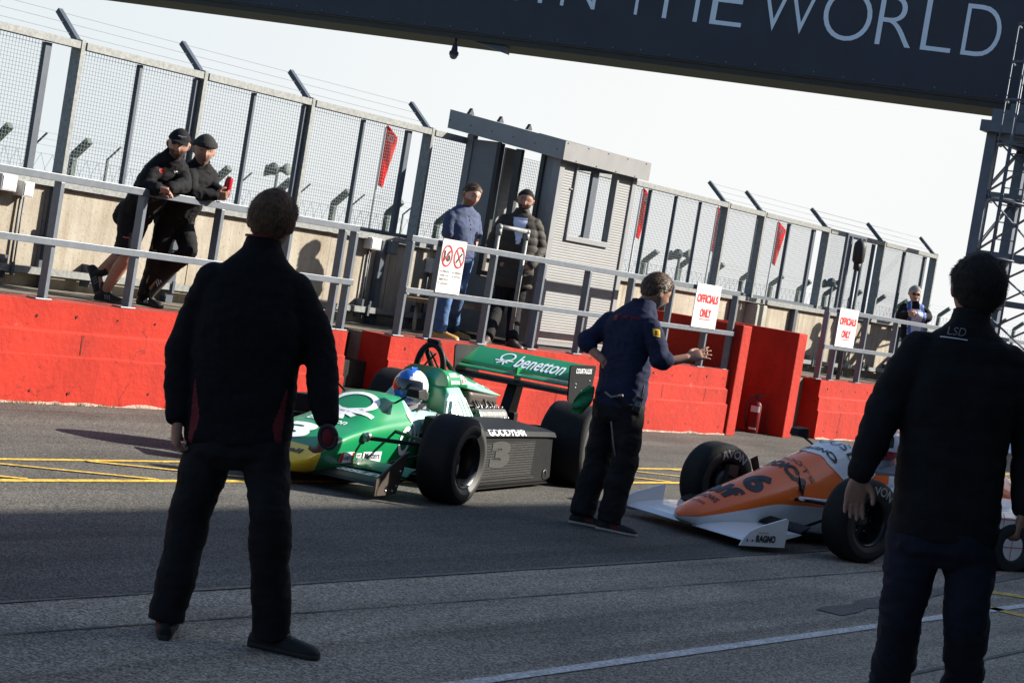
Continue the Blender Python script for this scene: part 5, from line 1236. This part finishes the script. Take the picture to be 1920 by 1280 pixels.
    # --- hair
    if hair:
        fr, sd, bk, tk, ns = hair['front'], hair['side'], hair['back'], hair.get('tk', .012), hair.get('ns', .006)
        sd_ = hair.get('seed', 0)
        def hf(s, f, u):
            p = head_r(s, f, u); line = sd + (fr - sd) * max(0, f) ** 1.3 if f > 0 else sd + (bk - sd) * (-f) ** .8
            m = max(0, min(1, (u - line) / .38)) ** .7; e = noise.noise(Vector((s * 9 + sd_, f * 9, u * 9))) * .6 + noise.noise(Vector((s * 23, f * 23 + sd_, u * 23))) * .5
            return p + p.normalized() * (-.010 * (1 - m) * (1 if m < .05 else 0) + m * (tk * (1 + .5 * max(0, u)) + ns * e))
        q = MB(); q.rings([[Hm @ p for p in r] for r in head_grid(hf, 72, 52)], 0, True, True)
        rh = random.Random(17 + sd_); H3 = Hm.to_3x3(); ln = hair.get('len', .026); cnt = 0
        while cnt < hair.get('n', 2600):
            z_ = rh.uniform(-1, 1); a_ = rh.uniform(0, 6.283); c_ = math.sqrt(1 - z_ * z_); s, f, u = c_ * math.sin(a_), c_ * math.cos(a_), z_
            line = sd + (fr - sd) * max(0, f) ** 1.3 if f > 0 else sd + (bk - sd) * (-f) ** .8
            m = (u - line) / .3
            if m < rh.random() * .5: continue
            cnt += 1; b0 = hf(s, f, u); nrm = b0.normalized()
            flow = Vector((s * .25 + rh.uniform(-.45, .45), (.75 if u > .75 and f > -.2 else -.5) + rh.uniform(-.3, .3), -.55 if u < .7 else .0)); flow = (flow - nrm * flow.dot(nrm)).normalized()
            L_ = ln * rh.uniform(.5, 1.15) * (.45 + .55 * min(1, max(0, m))); w_ = nrm.cross(flow) * rh.uniform(.0008, .0016); lift = rh.uniform(.08, .55) * hair.get('lift', 1)
            b0 = b0 - nrm * .003; mid = b0 + flow * L_ * .55 + nrm * (L_ * lift * .6); tip = b0 + flow * L_ * 1.0 + nrm * (L_ * lift * .5)
            q.add([Hm @ (b0 - w_), Hm @ (b0 + w_), Hm @ (mid + w_), Hm @ (mid - w_), Hm @ tip], [(0, 1, 2, 3), (3, 2, 4)], 0, True)
        q.build('hair', M[hair['mat']], root, recalc=False)
    # --- top garment
    if top:
        q = MB(); t = top.get('t', 0.0); hem = top.get('hem', -.16); c = top.get('cuff', .046)
        wt = top.get('wide', 1.0)
        torso(q, [(hem, .172 * fat * wt + t, .124 * fat + t, .004), (hem + .03, .184 * fat * wt + t, .134 * fat + t, .004), (.02, .182 * fat * wt + t, .132 * fat + t, .006), (.35, .180 * fat * wt + t, .126 * fat + t, .008), (.68, max(.190 * wt, wS * 1.10) * fat + t, .132 * fat + t, .006), (.88, wS * 1.16 * min(1.05, fat) + t, .122 * fat + t, 0), (.99, wS * 1.14 + t, .106 + t, -.004), (1.05, wS * 1.08 + t * .9, .100 + t * .8, -.006), (1.11, wS * .95 + t * .7, .092 + t * .6, -.008), (1.165, wS * .76 + t * .5, .084 + t * .4, -.010), (1.21, wS * .57 + t * .3, .076 + t * .2, -.010), (1.245, .084 + t * .2, .070, -.008), (1.26, .066, .064, -.004)])
        for s in 'LR':
            if top['sleeve'] == 'long':
                e, w = J['el' + s], J['wr' + s]
                limb(q, [J['sh' + s] - latS * (.012 if s == 'R' else -.012), J['sh' + s].lerp(e, .5), e, e.lerp(w, .5), w.lerp(e, .06)], [.070 * fat + t, .070 * fat + t, .064 * fat + t * .8, .058 * fat + t * .6, c * 1.06], 18, 4)
                limb(q, [w.lerp(e, .13), w.lerp(e, -.01)], [c * .93, c * .90], 16, 2, False)
            elif top['sleeve'] == 'roll':
                e, w = J['el' + s], J['wr' + s]
                limb(q, [J['sh' + s], J['sh' + s].lerp(e, .5), e, e.lerp(w, .22)], [.068 * fat + t, .068 * fat + t, .066 * fat + t, .058], 18, 4)
            else: limb(q, [J['sh' + s] - latS * (.012 if s == 'R' else -.012), J['sh' + s].lerp(J['el' + s], .4), J['sh' + s].lerp(J['el' + s], .78)], [.070 * fat, .070 * fat, .074 * fat], 18, 3); limb(q, [J['sh' + s].lerp(J['el' + s], .7), J['sh' + s].lerp(J['el' + s], .8)], [.074 * fat, .076 * fat], 18, 2, False)
        if top.get('collar'):
            ch = top['collar']; ct = Vector((0, 0, 1)).lerp(up, .5).normalized(); q.rings([sering(N + ct * z - fwS * .004, latS, fwS, r, r * 1.0, 20, 2) for z, r in ((-.05, .082), (0, .075), (ch, .072), (ch, .060), (-.02, .058))], 0, True, True)
        me = remesh(q, gvox, top.get('smooth', 5)); tf = top.get('matf')
        J['topo'] = finish(me, top.get('name', 'jacket'), [M[m] for m in top['mat']], root, (lambda p: tf(p, J)) if tf else None, folds(top.get('fold', .006), 7, top.get('quilt'), len(label)))
    if legs:
        q = MB(); torso(q, [(-.27, .10, .09, 0), (-.18, .172 * fat, .128 * fat, -.004), (-.05, .172 * fat, .124 * fat, 0), (.16, .150 * fat, .108 * fat, 0), (.22, .148 * fat, .106 * fat, 0)])
        lw = legs.get('w', 1.0); bg_ = legs.get('baggy', 1.0)
        for s in 'LR':
            h, k_, a = J['hip' + s], J['knee' + s], J['ank' + s]; lo_ = a + (a - k_).normalized() * .045
            if legs.get('short'): limb(q, [h, h.lerp(k_, .5), k_.lerp(a, -.02)], [.100 * lw, .098 * lw, .090 * lw], 18, 4, False)
            else: limb(q, [h, h.lerp(k_, .5), k_, k_.lerp(a, .5), a + (a - k_).normalized() * legs.get('drop', .025)], [.100 * lw, .093 * lw, .078 * lw * bg_, .074 * lw * bg_, .070 * lw * bg_], 18, 4, False)
        me = remesh(q, gvox, 5); lf = legs.get('matf')
        J['lego'] = finish(me, legs.get('name', 'trousers'), [M[m] for m in legs['mat']], root, (lambda p: lf(p, J)) if lf else None, folds(legs.get('fold', .008), 6, None, 3 + len(label)))
    if shoes:
        for s in 'LR': shoe(root, J['ank' + s], J['toe' + s], [M[m] for m in shoes['mat']], shoes.get('k', 1), shoes.get('boot', 0), J.get('fup' + s), M[shoes['stripes']] if shoes.get('stripes') else None)
    J['root'] = root; return J
def lcl(J, p): 
    v = p - J['P']; return v.dot(J['latS']), v.dot(J['fwS']), v.dot(J['up'])
def badge(J, part, txt, px, py, n, w, h, m, dep, b=.02, slant=0, ex=None, shape=None, off=.006, name='emblem'):
    """print on cloth: laid on the garment surface at the spot seen at (px, py)"""
    dg = bpy.context.evaluated_depsgraph_get(); o = part; inv = WM[J['root'].name]
    vs = [inv @ v.co for v in o.data.vertices]; bv_ = BVHTree.FromPolygons(vs, [tuple(p.vertices) for p in o.data.polygons])
    c = at(px, py, dep); n = Vector(n).normalized(); e = Vector(ex).normalized() if ex else Vector((0, 0, 1)).cross(n).normalized()
    eu = n.cross(e)
    q = MB(); sh = shape or text2d(txt, b); sh = split2d(*sh, .05)
    for_ = [Vector((v.x * w + slant * v.y * h, v.y * h, 0)) for v in sh[0]]; out = []
    for v in for_:
        p = c + e * v.x + eu * v.y; hit = bv_.ray_cast(p + n * .5, -n, 1.2)
        out.append((hit[0] + n * off) if hit[0] is not None else p)
    q.add(out, sh[1]); return q.build(name, M[m], o, recalc=False)
V = Vector
def pj(dep): return lambda x, y, dy=0.0: at(x, y, dep + dy)

# ---- nearest man at the left, seen from behind
p = pj(7.98); lf, rf = gp(308, 1194), gp(520, 1222)
def a_mat(q, J):
    l, f, u = lcl(J, q); L = (J['Sh'] - J['P']).length
    return 1 if (abs(l) > .138 + .035 * max(0, (.22 - u)) * 0 and -.10 < u < .20 and f < .09 and abs(l) < .185 and abs(l) - .145 > .03 * abs(u - .03) / .12) else 0
A = dict(hipL=p(402, 806), hipR=p(494, 800), kneeL=p(358, 962, .0), kneeR=p(506, 966, -.08), ankL=lf + V((0, 0, .09)), ankR=rf + V((-.04, 0, .09)), toeL=(-.12, 1, 0), toeR=(1, -.22, 0),
         shL=p(402, 504), shR=p(556, 526), elL=p(341, 664, .03), elR=p(598, 650, .03), wrL=p(333, 785, -.05), wrR=p(612, 792, -.06), neck=p(495, 474, .0), head=p(510, 418, .03), face=(.10, 1, -.06),
         handL=((.06, .12, -1), (.9, .35, 0), (.2, 1, 0), .65, 1.12), handR=((.02, .05, -1), (-.9, .35, 0), (-.1, 1, 0), .55))
person('man in a black fleece with red side panels, standing with his back to us', A, 'skin', hair=dict(mat='hairl', front=.66, side=-.02, back=-.84, tk=.012, ns=.004, len=.024, lift=.75, n=3600), vox=.006, gvox=.009,
       top=dict(mat=['fleece', 'redcloth'], sleeve='long', hem=-.12, collar=.080, name='fleece', matf=a_mat, cuff=.046, fold=.009, wide=1.08), legs=dict(mat=['blacktrs'], w=1.02, baggy=1.04, fold=.011), shoes=dict(mat=['shoeblack', 'sole'], k=1.02), fat=1.08)
q = MB(); ct = A['up']; N_ = A['neck']; fr_, lt_ = A['fwS'], A['latS']
q.rings([sering(N_ + Vector((0, 0, 1)).lerp(ct, .5).normalized() * z - fr_ * .004, lt_, fr_, r, r, 28, 2) for z, r in ((.077, .0745), (.085, .073), (.085, .062), (.055, .060))], 0, False, True); q.build('collar_trim', M['redcloth'], A['topo'], recalc=False)
c = p(616, 818, -.09); t = thing('ear_defender', c, 'dark red padded ear defender cup in the hand of the man in black fleece', 'ear defender')
q = MB(); q.ball(c, (.040, .036, .052), 0, 20, 14, Matrix.Rotation(R(-18), 3, 'Y')); q.build('shell', M['redcloth'], t)
q = MB(); q.tube([c + Matrix.Rotation(R(-18), 3, 'Y') @ V((.032 * math.cos(2 * math.pi * i / 24), -.022, .044 * math.sin(2 * math.pi * i / 24))) for i in range(25)], .010, 8); q.build('cushion', M['black'], t)

# ---- man at the right, seen from behind
p = pj(7.35)
Cc = dict(hipL=p(1722, 968), hipR=p(1822, 984), kneeL=p(1690, 1150, .02), kneeR=p(1814, 1158, -.03), ankL=gp(1650, 1415) + V((0, 0, .09)), ankR=gp(1788, 1425) + V((0, 0, .09)), toeL=(-.25, 1, 0), toeR=(.3, 1, 0),
          shL=p(1727, 636), shR=p(1893, 662), elL=p(1657, 772, .0), elR=p(1932, 815, .03), wrL=p(1610, 893, -.06), wrR=p(1920, 960, -.04), neck=p(1824, 602, 0), head=p(1832, 547, .03), face=(-.03, 1, -.05),
          handL=((.0, .05, -1), (.1, -1, .1), (1, .1, 0), .22), handR=((-.03, .02, -1), (-.8, .6, 0), (0, .6, 0), .9))
person('tall man in black padded jacket and dark jeans, standing with his back to us', Cc, 'skin', hair=dict(mat='haird', front=.62, side=-.1, back=-.86, tk=.013, ns=.004, seed=5, len=.026, lift=.7, n=3600), vox=.006, gvox=.009,
       top=dict(mat=['shellj'], sleeve='long', hem=-.13, collar=.085, cuff=.044, fold=.007, quilt=(.085, .005), wide=.98), legs=dict(mat=['jeansd'], w=1.02, fold=.014), shoes=dict(mat=['shoeblack', 'sole'], k=1.02), fat=1.10, headk=1.04)
badge(Cc, Cc['topo'], 'LSD', 1803, 619, (0, -1, .1), .062, .032, 'greytrim', 7.2, .0, .25); badge(Cc, Cc['topo'], '', 1796, 632, (0, -1, .1), .095, .004, 'stripew', 7.2, shape=RECT, name='piping')
c = p(1899, 1026, -.05); t = thing('rubber_ring', c, 'black rubber ring hanging from the fingers of the man at the right', 'ring')
rg = []
for i in range(33):
    a = 2 * math.pi * i / 32; rg.append(sering(c + V((.058 * math.cos(a), .01 * math.cos(a), .068 * math.sin(a))), V((math.cos(a), 0, math.sin(a))), V((0, 1, 0)), .020, .014, 12, 2.5))
q = MB(); q.rings(rg, 0, False, True); q.build('ring', M['black'], t)

# ---- mechanic between the cars
p = pj(13.684); bl, br = gp(1088, 985), gp(1138, 997)
Bm = dict(hipL=p(1141, 752, .07), hipR=p(1181, 760, -.07), kneeL=p(1121, 862, .06), kneeR=p(1170, 868, -.10), ankL=bl + V((0, 0, .09)), ankR=br + V((0, 0, .09)), toeL=(1, -.16, 0), toeR=(1, -.28, 0),
          shL=p(1150, 592, .12), shR=p(1221, 600, -.12), elL=p(1099, 641, .10), elR=p(1239, 676, -.2), wrL=p(1132, 676, -.02), wrR=p(1288, 671, -.16), neck=p(1209, 580, .02), head=p(1230, 548, .07), face=(.86, .42, -.32), hup=(.25, .1, 1),
          handL=((.7, -.2, -.7), (.5, .8, .3), (-.3, 0, -1), .5), handR=((.93, .08, .40), (.35, .80, -.45), (-.3, .1, .95), .10, 1.08, .22))
person('mechanic in a navy sweatshirt and black work trousers holding out one hand between the cars', Bm, 'skin', beard='beardg', hair=dict(mat='hairb', front=.64, side=.0, back=-.62, tk=.014, ns=.006, seed=2), vox=.006, gvox=.008,
       top=dict(mat=['navy'], sleeve='roll', hem=-.06, name='sweatshirt', collar=.05, fold=.012), legs=dict(mat=['blacktrs'], w=1.03, baggy=1.16, fold=.014), shoes=dict(mat=['shoeblack', 'solew'], stripes='extred', k=.98), fat=1.0)
dn_ = (-.25, -.97, .1)
badge(Bm, Bm['topo'], 'Total tyres', 1176, 592, dn_, .17, .035, 'extred', 13.5, .03, .1); badge(Bm, Bm['topo'], '', 1147, 590, dn_, .035, .045, 'extred', 13.5, shape=disc2d(0, .5, 12))
badge(Bm, Bm['topo'], '', 1242, 626, (.45, -.9, 0), .05, .05, 'yellowp', 13.4, shape=RECT); badge(Bm, Bm['topo'], 'E', 1242, 626, (.45, -.9, 0), .025, .03, 'extred', 13.4, .03, off=.009)
q = MB(); b0 = p(1150, 729, -.13)
rows = [sering(Bm['P'] + Bm['up'] * z, Bm['latS'], Bm['fwS'], .162, .120, 28, 2.4) for z in (.035, .075)]; q.rings(rows, 0, False, True); q.build('belt', M['shoeblack'], Bm['lego'], recalc=False)
q = MB(); c = p(1196, 757, -.26); q.box(c, (.05, .035, .10), 0, Matrix.Rotation(R(8), 3, 'Y')); q.box(c + V((0, -.019, .0)), (.036, .006, .04), 1, Matrix.Rotation(R(8), 3, 'Y')); q.tube([c + V((.015, 0, .05)), c + V((.02, 0, .13))], .007, 6); o_ = q.build('radio', [M['black'], M['glassdark']], Bm['root'], .004)
q = MB(); q.tube([p(1146, 790, -.14), p(1150, 830, -.16), p(1157, 880, -.15)], .006, 6); q.tube([p(1135, 735, -.08), p(1146, 744, -.13), p(1168, 741, -.2)], .008, 6); q.build('reflective_piping', M['greytrim'], Bm['lego'])
q = MB(); pts = []
rk = random.Random(4)
for i in range(9):
    f_ = i / 8; c = p(1108 - 26 * f_, 727 + 42 * f_, -.02 - .05 * f_); w_ = .03 + .035 * math.sin(f_ * 2.6)
    pts.append([c + V((w_ * math.cos(a) * .9, .018 * math.sin(a * 2 + i) + .02 * math.sin(a), -w_ * math.sin(a) * .55 + .006 * math.sin(a * 5 + i))) for a in [2 * math.pi * j / 18 for j in range(18)]])
q.rings(pts, 0, True, True); tag(q.build('polishing_cloth', M['greencl']), "green polishing cloth hanging from the mechanic's back pocket", 'cloth')

# ---- two men leaning on the left handrail
p = pj(16.97); z8 = .80
fb = -NV
D = dict(hipR=p(245, 398, -.12), hipL=p(263, 398, .06), kneeR=p(238, 479, -.16), kneeL=p(232, 474, .10), ankR=gp(193, 566, z8) + V((0, 0, .09)), ankL=p(186, 511, .12), toeR=(1, -.35, 0), toeL=(.42, -.1, -.85), fupL=(.85, -.1, .42),
         shR=p(290, 314, -.52), shL=p(343, 312, -.22), elR=p(270, 349, -.56), elL=p(345, 347, -.40), wrR=p(296, 354, -.66), wrL=p(320, 352, -.62), neck=p(319, 299, -.40), head=p(335, 272, -.50), face=(.22, -.95, -.16), hup=(.08, -.2, 1),
         handR=((.9, -.1, -.05), (0, -.4, -1), (.1, 1, .2), .45), handL=((-.95, -.1, -.12), (.1, .3, -1), (0, -.8, .5), .40))
person('bearded man in a black cap, black jacket and shorts leaning on the left handrail', D, 'skin', beard='beard', vox=.007, gvox=.010,
       top=dict(mat=['shellj'], sleeve='long', hem=-.13, collar=.055, fold=.014), legs=dict(mat=['blacktrs'], short=True, w=1.08, name='shorts'), shoes=dict(mat=['shoeblack', 'sole'], boot=.07, stripes='greytrim', k=1.0))
def headwear(J, name, m, line_f, line_b, tk, peak=False, fold=0.0):
    Hm = J['Hm']
    def hf(s, f, u):
        v = head_r(s, f, u); line = line_f if f > 0 else line_f + (line_b - line_f) * -f
        k = max(0, min(1, (u - line) / .05)); return v + v.normalized() * (-.014 * (1 - k) + k * (tk + .006 * max(0, u) + fold * (1 if u < line + .3 else 0)))
    q = MB(); q.rings([[Hm @ v for v in r] for r in head_grid(hf, 56, 60)], 0, True, True); o = q.build(name, M[m], J['root'])
    if peak:
        q = MB(); up_ = []; lo = []
        for i in range(13):
            a = -1.15 + 2.3 * i / 12
            up_.append([Hm @ V((math.sin(a) * .078, math.cos(a) * .096, .052)), Hm @ V((math.sin(a) * .072, .085 + math.cos(a) * .055, .046 - .010 * math.sin(a) ** 2)), Hm @ V((math.sin(a) * .066, .10 + math.cos(a) * .072, .036 - .022 * math.sin(a) ** 2))])
        ring = [[u[0], u[1], u[2], u[2] - Hm.to_3x3() @ V((0, 0, .005)), u[1] - Hm.to_3x3() @ V((0, 0, .005)), u[0] - Hm.to_3x3() @ V((0, 0, .005))] for u in up_]
        q.rings(ring, 0, True, True); q.build('peak', M[m], o)
    return o
def hlogo(J, part, s, u, f, w, h, m, txt=None, shape=None):
    Hm = J['Hm']; q = MB(); c = Hm @ V((s, f, u)); put(q, shape or text2d(txt, .02), c, Hm.to_3x3() @ V((-1, 0, 0)), Hm.to_3x3() @ V((0, -.25, 1)), w, h, 0, None, .004); q.build('emblem', M[m], part, recalc=False)
WING = joinshape(ribbon([(-.5, .1), (-.15, .05), (0, -.2), (.15, .05), (.5, .1)], .22), disc2d(0, .16, 10))
h_ = headwear(D, 'cap', 'shellj', .30, .02, .010, True); hlogo(D, h_, -.01, .082, .093, .07, .03, 'stripew', None, WING)
badge(D, D['topo'], '', 318, 318, (.5, -.86, .1), .06, .045, 'extred', 16.3, shape=disc2d(0, .5, 12)); badge(D, D['topo'], '', 334, 321, (.5, -.86, .1), .05, .04, 'stripew', 16.5, shape=WING)
badge(D, D['lego'], '', 243, 446, (-.2, -1, 0), .05, .03, 'redh', 16.8, shape=WING)
p = pj(17.29)
Ee = dict(hipR=p(318, 405, -.12), hipL=p(339, 407, .05), kneeR=p(297, 470, -.12), kneeL=p(354, 471, -.16), ankR=gp(270, 572, z8) + V((0, 0, .09)), ankL=p(303, 512, .06), toeR=(.8, -.6, 0), toeL=(-.55, .2, -.75), fupL=(-.6, 0, .6),
          shR=p(353, 322, -.46), shL=p(393, 322, -.16), elR=p(360, 362, -.50), elL=p(400, 358, -.20), wrR=p(403, 366, -.42), wrL=p(421, 366, -.30), neck=p(374, 310, -.36), head=p(383, 283, -.42), face=(.33, -.93, -.12), hup=(.08, -.15, 1),
          handR=((.95, .1, .1), (0, .8, .5), (0, -.4, 1), .75), handL=((.3, -.7, .25), (-.7, .1, .3), (0, -.2, 1), .8))
person('man in a black knitted hat leaning on the left handrail holding a red can', Ee, 'skin', vox=.007, gvox=.010, beard='beardg',
       top=dict(mat=['shellj'], sleeve='long', hem=-.16, collar=.065, fold=.015, t=.006), legs=dict(mat=['blacktrs'], w=1.0), shoes=dict(mat=['shoeblack', 'sole'], boot=.04, stripes='stripew', k=1.05))
h_ = headwear(Ee, 'knitted_hat', 'knit', .26, -.12, .016, False, .006); hlogo(Ee, h_, .01, .062, .100, .06, .03, 'stripew', None, WING); hlogo(Ee, h_, .032, .045, .098, .03, .025, 'extred', None, disc2d(0, .5, 10))
k0, k1 = Ee['kneeR'], Ee['ankR']; d0 = V((-.35, -.93, 0)).normalized(); h0 = Ee['hipR']; lt0 = (k1 - k0).normalized().cross(d0).normalized()
q = MB(); o0 = d0 * .082
for (a_, b_) in ((h0.lerp(k0, .15), k0), (k0, k1.lerp(k0, .08))): q.add([a_ + o0 - lt0 * .03, a_ + o0 + lt0 * .03, b_ + o0 * .98 + lt0 * .03, b_ + o0 * .98 - lt0 * .03, a_ - lt0 * .03, a_ + lt0 * .03, b_ + lt0 * .03, b_ - lt0 * .03], [(0, 1, 2, 3), (0, 3, 7, 4), (1, 5, 6, 2)])
put(q, text2d('COSWORTH', .02), k0.lerp(k1, .45) + o0, (k1 - k0), lt0, .26, .04, 1, None, .004)
q.build('side_stripe', [M['greytrim'], M['extred']], Ee['lego'], recalc=False)
c = p(427, 350, -.38); t = thing('drink_can', c - V((0, 0, .06)), 'red drink can held by the man in the knitted hat', 'can')
q = MB(); q.lathe([(-.08, 0), (-.08, .026), (-.07, .033), (.06, .033), (.075, .026), (.082, .026)], c, (.12, 0, 1), 20); q.build('can_body', M['can'], t)
q = MB(); q.lathe([(.074, .0), (.074, .024), (.083, .0265), (.085, .0265), (.085, .024)], c, (.12, 0, 1), 20); q.build('can_lid', M['alloy'], t)

# ---- two men by the booth
p = pj(20.75)
F_ = dict(hipR=p(851, 474, -.08), hipL=p(873, 474, .07), kneeR=p(836, 548, -.10), kneeL=p(858, 548, .06), ankR=gp(822, 634, z8) + V((0, 0, .09)), ankL=gp(843, 632, z8) + V((0, .1, .09)), toeR=(1, -.35, 0), toeL=(1, -.25, 0),
          shR=p(845, 399, -.14), shL=p(890, 401, .12), elR=p(838, 447, -.16), elL=p(892, 448, .14), wrR=p(843, 486, -.20), wrL=p(877, 489, .04), neck=p(874, 391, .0), head=p(884, 367, -.04), face=(.55, -.82, -.22), hup=(.12, 0, 1),
          handR=((.1, -.1, -1), (.9, 0, 0), (.4, -1, 0), .4), handL=((-.2, -.1, -1), (-.8, 0, 0), (.2, -1, 0), .4))
person('bearded man in a slate blue short sleeved shirt and jeans beside the no smoking signs', F_, 'skinpale', beard='beardr', hair=dict(mat='hairb', front=.74, side=.08, back=-.5, tk=.010, ns=.004, seed=8), vox=.007, gvox=.010,
       top=dict(mat=['tee'], sleeve='short', hem=-.16, name='shirt', collar=.008, fold=.010), legs=dict(mat=['jeans'], w=.98, fold=.010), shoes=dict(mat=['bootyel', 'solew'], boot=.06, k=1.05), fat=.97)
q = MB(); pl = [F_['Sh'].lerp(F_['neck'], .6) + F_['fwS'] * .10 - V((0, 0, .05 * i)) for i in range(5)]
dgv = [WM[F_['root'].name] @ v.co for v in F_['topo'].data.vertices]; bvt = BVHTree.FromPolygons(dgv, [tuple(f.vertices) for f in F_['topo'].data.polygons])
for i in range(4):
    h = bvt.ray_cast(F_['Sh'] + F_['up'] * (.01 - .045 * i) + F_['fwS'] * .6, -F_['fwS'], 1)
    if h[0] is not None: q.ball(h[0], .009, 0, 8, 6)
if q.v: q.build('button', M['glassdark'], F_['topo'])
q = MB(); q.tube([F_['wrL'] + V((.032 * math.cos(a), .032 * math.sin(a), .02)) for a in [2 * math.pi * i / 16 for i in range(17)]], .010, 8); q.build('watch', M['black'], F_['root'])
p = pj(21.65)
Gg = dict(hipR=p(951, 516, 0), hipL=p(977, 520, .02), kneeR=p(932, 578, -.03), kneeL=p(964, 583, -.03), ankR=gp(912, 646, z8) + V((0, 0, .09)), ankL=gp(957, 652, z8) + V((0, 0, .09)), toeR=(-.25, -1, 0), toeL=(.5, -.9, 0),
          shR=p(948, 409, 0), shL=p(1004, 417, 0), elR=p(925, 458, .06), elL=p(1011, 468, .06), wrR=p(937, 492, -.10), wrL=p(994, 500, -.10), neck=p(982, 405, .02), head=p(985, 377, -.02), face=(.02, -1, -.1), hup=(.03, 0, 1),
          handR=((.5, -.2, -.7), (.6, .6, 0), (0, -1, .2), .5), handL=((-.6, -.2, -.6), (-.6, .6, 0), (0, -1, .2), .5))
def g_mat(q, J):
    l, f, u = lcl(J, q); L = (J['Sh'] - J['P']).length
    return 1 if (u < 1.10 * L and f > .03 and abs(l) < .02 + .055 * max(0, min(1, (u - .62 * L) / (.4 * L))) and u > .60 * L) else 0
person('bearded man in a dark quilted jacket behind the scaffold tube handrail by the booth door', Gg, 'skin', beard='beard', hair=dict(mat='haird', front=.76, side=.14, back=-.5, tk=.005, ns=.003, seed=3), vox=.007, gvox=.010,
       top=dict(mat=['puffer', 'whitetee'], sleeve='long', hem=-.22, collar=.06, fold=.005, quilt=(.08, .009), t=.020, smooth=3, matf=g_mat), legs=dict(mat=['blacktrs'], w=.95), shoes=dict(mat=['brown', 'sole'], k=1.1), fat=1.02)
# ---- marshal beyond the second sign
p = pj(30.6)
Hh = dict(hipR=p(1703, 624, 0), hipL=p(1723, 628, 0), kneeR=p(1700, 660, 0), kneeL=p(1718, 664, 0), ankR=wl(18.05, .62, .89), ankL=wl(18.4, .62, .89), toeR=(.2, -1, 0), toeL=(.4, -1, 0),
          shR=p(1695, 573, 0), shL=p(1735, 580, 0), elR=p(1688, 594, -.12), elL=p(1740, 596, -.12), wrR=p(1702, 590, -.30), wrL=p(1718, 590, -.30), neck=p(1714, 569, 0), head=p(1715, 551, -.05), face=(.05, -1, -.15),
          handR=((.9, -.4, .2), (0, 1, 0), (0, 0, 1), .6), handL=((-.9, -.4, .1), (0, 1, 0), (0, 0, 1), .6))
def h_mat(q, J):
    l, f, u = lcl(J, q)
    if f > .03 and abs(l) < .155 and -.1 < u: return 2 if abs(abs(l) - .10) < .025 else (1 if abs(l) < .13 and (u < .38 or abs(l) > .06) else 0)
    return 0
person('grey haired man in glasses and a white tabard at the far rail', Hh, 'skinpale', hair=dict(mat='hairg', front=.66, side=.08, back=-.4, tk=.008, ns=.003), vox=.008, gvox=.012,
       top=dict(mat=['shellj', 'bib', 'bibblue'], sleeve='long', hem=-.15, collar=.04, matf=h_mat), legs=dict(mat=['blacktrs']), shoes=dict(mat=['shoeblack', 'sole']), fat=1.1)
q = MB(); Hm = Hh['Hm']
for s in (-1, 1): q.tube([Hm @ V((s * .033 + .024 * math.cos(a), .100, .010 + .017 * math.sin(a))) for a in [2 * math.pi * i / 14 for i in range(15)]], .003, 6); q.tube([Hm @ V((s * .057, .098, .012)), Hm @ V((s * .078, .0, .014))], .003, 6); q.ball(Hm @ V((s * .033, .099, .010)), (.022, .002, .015), 0, 10, 6, Hm.to_3x3())
q.tube([Hm @ V((-.01, .103, .012)), Hm @ V((.01, .103, .012))], .003, 6); q.build('glasses', M['black'], Hh['root'])
